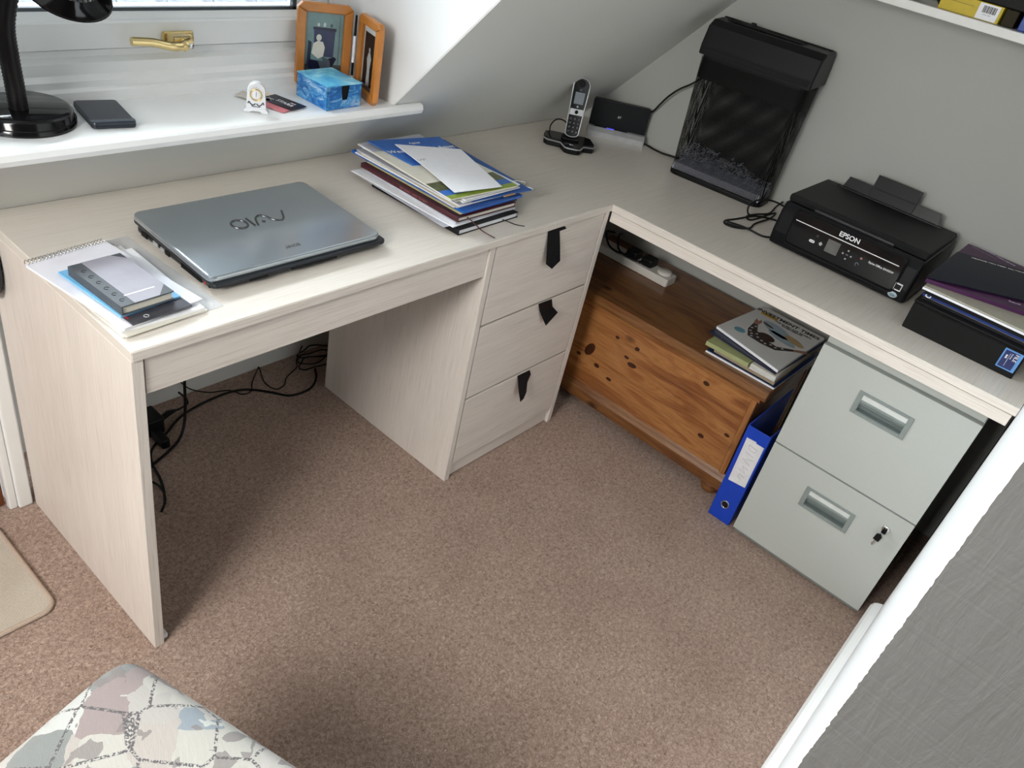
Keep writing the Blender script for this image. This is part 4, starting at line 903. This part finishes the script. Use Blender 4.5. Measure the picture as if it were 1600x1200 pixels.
part('top_band', G().prism([(-.0385, -.056), (.0385, -.056), (.0385, -.044), (-.0385, -.044)], .0124, .0129, 'z'), plain('steel_blue_band', (.10, .12, .15, 1), .2, .6), hdv, local=True)
# clock
ck = thing('mantel_clock', 'tiny white porcelain arched clock with gold dial ring on sill', 'clock', (.515, .430, zs_), R_(-38))
por = plain('white_porcelain', srgb(232, 234, 238), .15, 0, .01, coat=.5)
arch = [(-.020, .009), (-.018, .007), (.018, .007), (.020, .009)]+[(.018*math.cos(math.pi*k/14), .044+.018*math.sin(math.pi*k/14)) for k in range(15)]
part('body', G().prism(arch, -.008, .008, 'y', .0015), por, ck, local=True)
part('foot', G().prism([(-.025, 0), (-.012, 0), (-.008, .003), (.008, .003), (.012, 0), (.025, 0), (.024, .004), (.020, .009), (-.020, .009), (-.024, .004)], -.010, .010, 'y', .0008), por, ck, local=True)
FC = fr((0, -.0082, .037), (1, 0, 0), (0, 0, 1))
part('dial_ring', G(FC).tube([(.0115*math.cos(a/24*6.283), .0115*math.sin(a/24*6.283), .001) for a in range(24)], .0014, 6, True), gold, ck, local=True)
di = part('dial', G(FC).lathe([(.0108, 0), (.0108, .0008), (0, .0008)], 24), white, ck, local=True)
g = G(FC).box(-.0004, .0004, -.001, .006, .001, .0014).box(-.0004, .0004, -.004, .001, .001, .0016)
for k in range(12): a = k*math.pi/6; g.box(-.0003+.009*math.cos(a), .0003+.009*math.cos(a), -.0003+.009*math.sin(a), .0003+.009*math.sin(a), .0008, .0011)
part('hands', g, ink, di, local=True)
g = G(FC)
for sx_ in (-1, 1):
    g.tube(spline([(sx_*.001, -.018, 0), (sx_*.006, -.022, 0), (sx_*.011, -.019, 0), (sx_*.014, -.015, 0), (sx_*.016, -.019, 0)]), .0014, 5)
    g.tube(spline([(0, -.024, 0), (sx_*.004, -.025, 0), (sx_*.009, -.024, 0)]), .0009, 5)
part('painted_garland', g, plain('grey_blue_glaze', srgb(72, 78, 84), .3), ck, local=True)
for k in range(7):
    a = R_(150-k*20); text('STURGIS'[k], .0035, FC @ Matrix.Translation((.0148*math.cos(a), .0150*math.sin(a), .0003)) @ Matrix.Rotation(a-math.pi/2, 4, 'Z'), greyink, ck, name='letter', ext=.0001, local=True)
# cards
def card(name, cx, cy, w_, d_, rot, z, m, label, cat='card'): return single(name, G().sheet([(x, y, z) for x, y in quad(cx, cy, w_, d_, rot)], .0009, 3, 3), m, label, cat)
card('leaflet', .585, .485, .062, .105, 8, zs_+.0003, plain('peach_card', srgb(240, 226, 206), .5, 0, .04), 'peach and cream leaflet lying behind the little clock', 'leaflet')
rc = card('loyalty_card', .572, .452, .050, .088, 20, zs_+.0016, plain('rose_card', srgb(214, 120, 128), .4, 0, .1), 'pink and cream card beneath the dark card by the clock')
dc = card('travel_card', .600, .455, .052, .088, 14, zs_+.0029, plain('midnight_card', srgb(26, 30, 46), .3), 'midnight blue card with white lettering beside the little clock')
text('STARR', .016, fr((.600, .448, zs_+.0040), (.16, -1, 0), (1, .16, 0)), whiteink, dc)
text('card', .008, fr((.616, .440, zs_+.0040), (.16, -1, 0), (1, .16, 0)), whiteink, dc)
g = G().tube([(.578, .492, zs_+.0040), (.590, .474, zs_+.004)], .0008, 4).tube([(.590, .490, zs_+.004), (.580, .470, zs_+.004)], .0008, 4)
part('star_mark', g, whiteink, dc)
card('small_card', .556, .500, .040, .070, 30, zs_+.0029, plain('grey_card', srgb(200, 192, 184), .4), 'pale card edge peeping out left of the little clock')
# notes box
def water():
    m, nt, b = new('blue_marbled_print')
    v = nz(nt, tc(nt, (18, 18, 42), (0, 0, .3)), 1.6, 6, .7, 1.2); v2 = nz(nt, tc(nt, (6, 6, 14)), 1.8, 3)
    c = ramp(nt, v, [(.32, srgb(18, 52, 130)), (.46, srgb(30, 106, 190)), (.55, srgb(84, 160, 214)), (.66, srgb(214, 224, 236))])
    nt.links.new(mix(nt, .35, c, ramp(nt, v2, [(.35, srgb(20, 96, 150)), (.6, srgb(60, 150, 200)), (.75, srgb(150, 130, 190))])), b.inputs['Base Color'])
    b.inputs['Roughness'].default_value = .3; return m
def water2():
    m, nt, b = new('aqua_marbled_print')
    v = nz(nt, tc(nt, (12, 12, 12)), 1.5, 5, .6, 1.0)
    nt.links.new(ramp(nt, v, [(.3, srgb(60, 150, 212)), (.48, srgb(104, 192, 224)), (.62, srgb(168, 222, 232)), (.8, srgb(230, 240, 240))]), b.inputs['Base Color'])
    b.inputs['Roughness'].default_value = .3; return m
WA, WA2 = water(), water2()
nbx = thing('note_box', 'blue marbled cardboard notelet box in front of the photo frames', 'box', (.725, .447, zs_), 0)
A2 = Vector((.667, .389, 0)); U = Vector((.766-.667, .391-.389+.004, 0)).normalized(); V = Vector((-.004, 1, 0)).normalized()
NM = Matrix.Translation((.667, .389, zs_)) @ Matrix(((U.x, V.x, 0, 0), (U.y, V.y, 0, 0), (0, 0, 1, 0), (0, 0, 0, 1)))
w_, d_, h_ = .101, .108, .052
g = G(NM).box(0, w_, 0, d_, .0005, .002).box(0, .0018, 0, d_, .002, h_).box(w_-.0018, w_, 0, d_, .002, h_).box(0, w_, d_-.0018, d_, .002, h_)
g.prism([(0, .002), (w_, .002), (w_, h_), (.066, h_), (.061, .020), (.045, .020), (.040, h_), (0, h_)], 0, .0018, 'y')
part('box_sides', g, WA, nbx); part('box_lid', G(NM).box(-.001, w_+.001, -.001, d_+.001, h_, h_+.002, .0004), WA2, nbx, 'paler aqua lid')
part('dark_interior', G(NM).box(.02, .085, .004, .02, .003, h_-.002), blackmat, nbx)
# hinged double photo frame
pf = thing('double_photo_frame', 'hinged double wooden photo frame standing in sill corner', 'photo frame', (.79, .48, zs_))
oak = plain('golden_oak', srgb(186, 118, 48), .35, 0, .12, 30, coat=.3)
def framepart(M, W, Hh, sub):
    g = G(M); bw = .020
    o1 = rrect(0, W, 0, Hh, .012, 5)
    def bar(pts): g.prism(pts, -.014, .001, 'z', .0028)
    bar([(0, .010), (.010, 0), (W-.010, 0), (W, .010), (W-bw, bw), (bw, bw)])
    bar([(0, Hh-.010), (bw, Hh-bw), (W-bw, Hh-bw), (W, Hh-.010), (W-.010, Hh), (.010, Hh)])
    bar([(0, .010), (bw, bw), (bw, Hh-bw), (0, Hh-.010)]); bar([(W, .010), (W, Hh-.010), (W-bw, Hh-bw), (W-bw, bw)])
    f = part('frame', g, oak, pf)
    g = G(M).box(bw-.001, W-bw+.001, bw-.001, Hh-bw+.001, -.010, -.008)
    p = part('photograph', g, plain('photo_'+sub, srgb(*((112, 140, 140) if sub == 'a' else (34, 30, 30))), .25, 0, .12, 30), f)
    return f, p, bw
def figs(M, p, W, Hh, items):
    k = .00
    for pts, col in items:
        g = G(); k += .00012
        g.poly([(x, y) for x, y in pts], M @ Matrix.Translation((0, 0, -.008)), k)
        o = part('print_shape', g, plain('print_%d_%d_%d' % col, srgb(*col), .3), pf)
        o.parent = pf
MA = fr((.701, .549, zs_+.0004), (.93, -.37, 0), (0, .0, 1)); WL, HL = .128, .186
fA, pA, bw = framepart(MA, WL, HL, 'a')
c2 = lambda x, y, a, b: circ(x, y, a, b, 14)
itemsA = [([(bw, bw), (WL-bw, bw), (WL-bw, .052), (bw, .050)], (60, 64, 66)),
          ([(.042, .070), (.088, .068), (.090, .128), (.040, .130)], (44, 50, 82)), ([(.038, .128), (.092, .126), (.092, .133), (.038, .134)], (32, 32, 58)),
          ([(.099, .05), (.1005, .05), (.1005, .160), (.099, .160)], (70, 84, 88)),
          ([(.026, .045), (.034, .045), (.036, .100), (.028, .104)], (26, 26, 50)), ([(.030, .040), (.082, .038), (.096, .066), (.090, .070), (.060, .058), (.032, .062)], (26, 26, 48)),
          (c2(.050, .139, .003, .004), (190, 198, 196)), (c2(.064, .140, .003, .005), (190, 198, 196)), (c2(.080, .139, .003, .004), (70, 76, 90)),
          ([(.052, .060), (.064, .060), (.082, .030), (.070, .026), (.058, .044)], (74, 84, 92)), ([(.060, .070), (.080, .062), (.086, .030), (.076, .028), (.066, .054)], (66, 76, 86)),
          ([(.036, .076), (.040, .098), (.050, .104), (.062, .102), (.067, .090), (.064, .070), (.052, .064)], (214, 210, 196)), (c2(.052, .111, .0062, .0075), (206, 204, 190))]
def draw(M, photo, items):
    k = 0
    for pts, col in items:
        k += .00015; g = G(); g.poly(pts, M @ Matrix.Translation((0, 0, -.008)), k)
        yield g, plain('print_%d_%d_%d' % col, srgb(*col), .3)
def picture(M, f, items):
    g = G(); mats = []; k = 0
    for pts, col in items:
        k += .00015; m = plain('print_%d_%d_%d' % col, srgb(*col), .3)
        if m not in mats: mats.append(m)
        g.poly(pts, M @ Matrix.Translation((0, 0, -.008)), k, mats.index(m))
    part('picture', g, mats, f)
picture(MA, fA, itemsA)
MB_ = fr((.826, .490, zs_+.0004), (-.28, -.96, 0), (0, 0, 1)); WR, HR = .112, .180
fB, pB, bw = framepart(MB_, WR, HR, 'b')
itemsB = [([(bw, HR-.034), (WR-bw, HR-.034), (WR-bw, HR-bw), (bw, HR-bw)], (196, 198, 198)), ([(bw, bw), (bw+.006, bw), (bw+.006, HR-.03), (bw, HR-.03)], (170, 172, 172)),
          ([(.046, .030), (.064, .030), (.062, .070), (.066, .092), (.060, .104), (.050, .104), (.044, .090), (.048, .068)], (176, 176, 172)), (c2(.055, .110, .005, .006), (160, 156, 150)),
          ([(.084, .08), (.091, .08), (.091, .115), (.084, .112)], (180, 184, 184)), ([(bw, bw), (WR-bw, bw), (WR-bw, .030), (bw, .032)], (96, 90, 86))]
picture(MB_, fB, itemsB)
part('hinge', G().tube([(.824, .497, .955), (.824, .497, 1.10)], .0025, 8), black, pf)
part('hinge_post', G().tube([(.8235, .4965, .995), (.8235, .4965, 1.055)], .0038, 8).tube([(.8235, .4965, .945), (.8235, .4965, .965)], .0038, 8), white, pf, 'white hinge sleeve')

# ================================================================= STOOL, RUG, DARK OBJECT
def uph():
    m, nt, b = new('patchwork_tapestry')
    vec = tc(nt, (1, 1, 1), (0, 0, -.58))
    d = nt.nodes.new('ShaderNodeTexNoise'); d.inputs['Scale'].default_value = 26; d.inputs['Detail'].default_value = 3; nt.links.new(vec, d.inputs['Vector'])
    ad_ = nt.nodes.new('ShaderNodeVectorMath'); ad_.operation = 'MULTIPLY_ADD'; ad_.inputs[1].default_value = (.022, .022, .022)
    nt.links.new(d.outputs['Color'], ad_.inputs[0]); nt.links.new(vec, ad_.inputs[2])
    br_ = nt.nodes.new('ShaderNodeTexVoronoi'); br_.distance = 'CHEBYCHEV'; br_.inputs['Scale'].default_value = 17; br_.inputs['Randomness'].default_value = .55
    nt.links.new(ad_.outputs[0], br_.inputs['Vector'])
    sp_ = nt.nodes.new('ShaderNodeSeparateColor'); nt.links.new(br_.outputs['Color'], sp_.inputs[0])
    cols = ramp(nt, sp_.outputs[0], [(0, srgb(186, 182, 177)), (.22, srgb(174, 171, 166)), (.34, srgb(132, 136, 134)), (.45, srgb(190, 192, 188)), (.58, srgb(150, 138, 136)), (.68, srgb(174, 168, 162)), (.78, srgb(140, 150, 158)), (.90, srgb(182, 180, 173))], 'CONSTANT')
    v3 = nt.nodes.new('ShaderNodeTexVoronoi'); v3.inputs['Scale'].default_value = 40; nt.links.new(ad_.outputs[0], v3.inputs['Vector'])
    sp2 = nt.nodes.new('ShaderNodeSeparateColor'); nt.links.new(v3.outputs['Color'], sp2.inputs[0])
    k = ramp(nt, sp2.outputs[1], [(0, (0, 0, 0, 1)), (.84, (0, 0, 0, 1)), (.85, (.8, .8, .8, 1))], 'CONSTANT')
    cols = mix(nt, k, cols, srgb(128, 122, 120))
    ed_ = nt.nodes.new('ShaderNodeTexVoronoi'); ed_.feature = 'DISTANCE_TO_EDGE'; ed_.inputs['Scale'].default_value = 12; ed_.inputs['Randomness'].default_value = .38
    nt.links.new(vec, ed_.inputs['Vector'])
    wv_ = nt.nodes.new('ShaderNodeTexWave'); wv_.inputs['Scale'].default_value = 260; wv_.bands_direction = 'DIAGONAL'; nt.links.new(tc(nt), wv_.inputs[0])
    st_ = ramp(nt, ed_.outputs['Distance'], [(0, (1, 1, 1, 1)), (.022, (1, 1, 1, 1)), (.03, (0, 0, 0, 1))])
    st2 = mix(nt, 1, st_, ramp(nt, nz(nt, vec, 300, 1), [(.45, (0, 0, 0, 1)), (.5, (1, 1, 1, 1))]), 'MULTIPLY')
    cols = mix(nt, st2, cols, srgb(92, 90, 92))
    cols = mix(nt, .30, cols, mix(nt, 1, cols, ramp(nt, wv_.outputs['Fac'], [(.2, (.6, .6, .6, 1)), (.8, (1.2, 1.2, 1.2, 1))]), 'MULTIPLY'))
    nt.links.new(cols, b.inputs['Base Color']); b.inputs['Roughness'].default_value = .8; b.inputs['Sheen Weight'].default_value = .2
    bump(nt, b, wv_.outputs['Fac'], .35, .001)
    return m
su = R_(-75.5)
stl = thing('upholstered_stool', 'upholstered stool with grey patchwork tapestry seat at the lower left', 'stool', (-.173, -.266, 0), su)
# local x runs along the right-hand edge, y along the left-hand one (mirrored so the seat lies behind the corner)
S_ = .44
g = G(); NX = 26; nn = 5
def seatpt(u, v, w):
    return Vector((u*S_, -v*S_, w))
def se(t, e=4): return math.copysign(abs(t)**(2/e), t)
rings = 14; segs = 72; vs = []; fs = []
for i in range(rings+1):
    ph_ = math.pi/2*(i/rings); ca, sa = math.cos(ph_), math.sin(ph_)
    for k in range(segs):
        th = 2*math.pi*k/segs
        x = se(math.cos(th), 13); y = se(math.sin(th), 13)
        rr_ = (ca**.22) if i < rings else 0
        vs.append((S_/2+x*rr_*S_/2, -S_/2+y*rr_*S_/2, .405+.052*sa**.8))
for i in range(rings):
    for k in range(segs): fs.append((i*segs+k, i*segs+(k+1) % segs, (i+1)*segs+(k+1) % segs, (i+1)*segs+k))
g.add(vs, fs, 0, None, True)
lo_ = [(S_/2+se(math.cos(2*math.pi*k/segs), 13)*S_/2, -S_/2+se(math.sin(2*math.pi*k/segs), 13)*S_/2) for k in range(segs)]
g.prism(lo_, .365, .405, 'z', .006)
UP = uph()
part('seat', g, UP, stl, local=True)
part('seat_frame', G().box(.02, S_-.02, -S_+.02, -.02, .325, .3655, .003), plain('dark_stained_wood', srgb(90, 58, 36), .4, 0, .15, 20), stl, local=True)
for a in (.035, S_-.035):
    for b in (-.035, -S_+.035): part('leg', G().tube([(a, b, .326), (a, b, .16), (a, b, 0)], [.022, .018, .014], 12), plain('dark_stained_wood', srgb(90, 58, 36), .4), stl, local=True)
def rugm():
    m, nt, b = new('woven_beige_mat')
    w_ = nt.nodes.new('ShaderNodeTexWave'); w_.inputs['Scale'].default_value = 75; w_.inputs['Distortion'].default_value = 9; w_.inputs['Detail Scale'].default_value = 8
    nt.links.new(tc(nt), w_.inputs[0])
    nt.links.new(mix(nt, .4, ramp(nt, w_.outputs['Fac'], [(.2, srgb(186, 174, 156)), (.8, srgb(220, 211, 196))]), ramp(nt, nz(nt, tc(nt), 8, 3), [(.3, srgb(190, 178, 160)), (.7, srgb(226, 219, 206))])), b.inputs['Base Color'])
    b.inputs['Roughness'].default_value = .9; bump(nt, b, w_.outputs['Fac'], .6, .003); return m
rg = thing('mat', 'beige woven mat with rolled edge at the far left floor', 'mat', (-.45, .36, 0))
rr2 = rrect(-.80, -.100, .216, .515, .028, 6)
part('mat_field', G().prism(rr2, .0005, .0095, 'z', .002), rugm(), rg)
part('mat_binding', G().tube([(x, y, .0065) for x, y in rr2], .0055, 7, True), plain('beige_binding', srgb(176, 158, 142), .9, 0, .1, 300, .4), rg)
# dark glossy thing at the left border of the picture, hung on the desk panel
g = G().lathe([(.0, 0), (.03, 0), (.048, .006), (.052, .016), (.046, .026), (.0, .030)], 32, mx=fr((-.0305, .513, .665), (0, 1, 0), (0, 0, 1)) @ Matrix.Diagonal((.9, 1.5, 1, 1)))
single('hanging_disc', g, plain('gloss_blue_black', (.008, .014, .026, 1), .2), 'glossy black rounded object hung at the desk side, left picture edge', 'accessory')
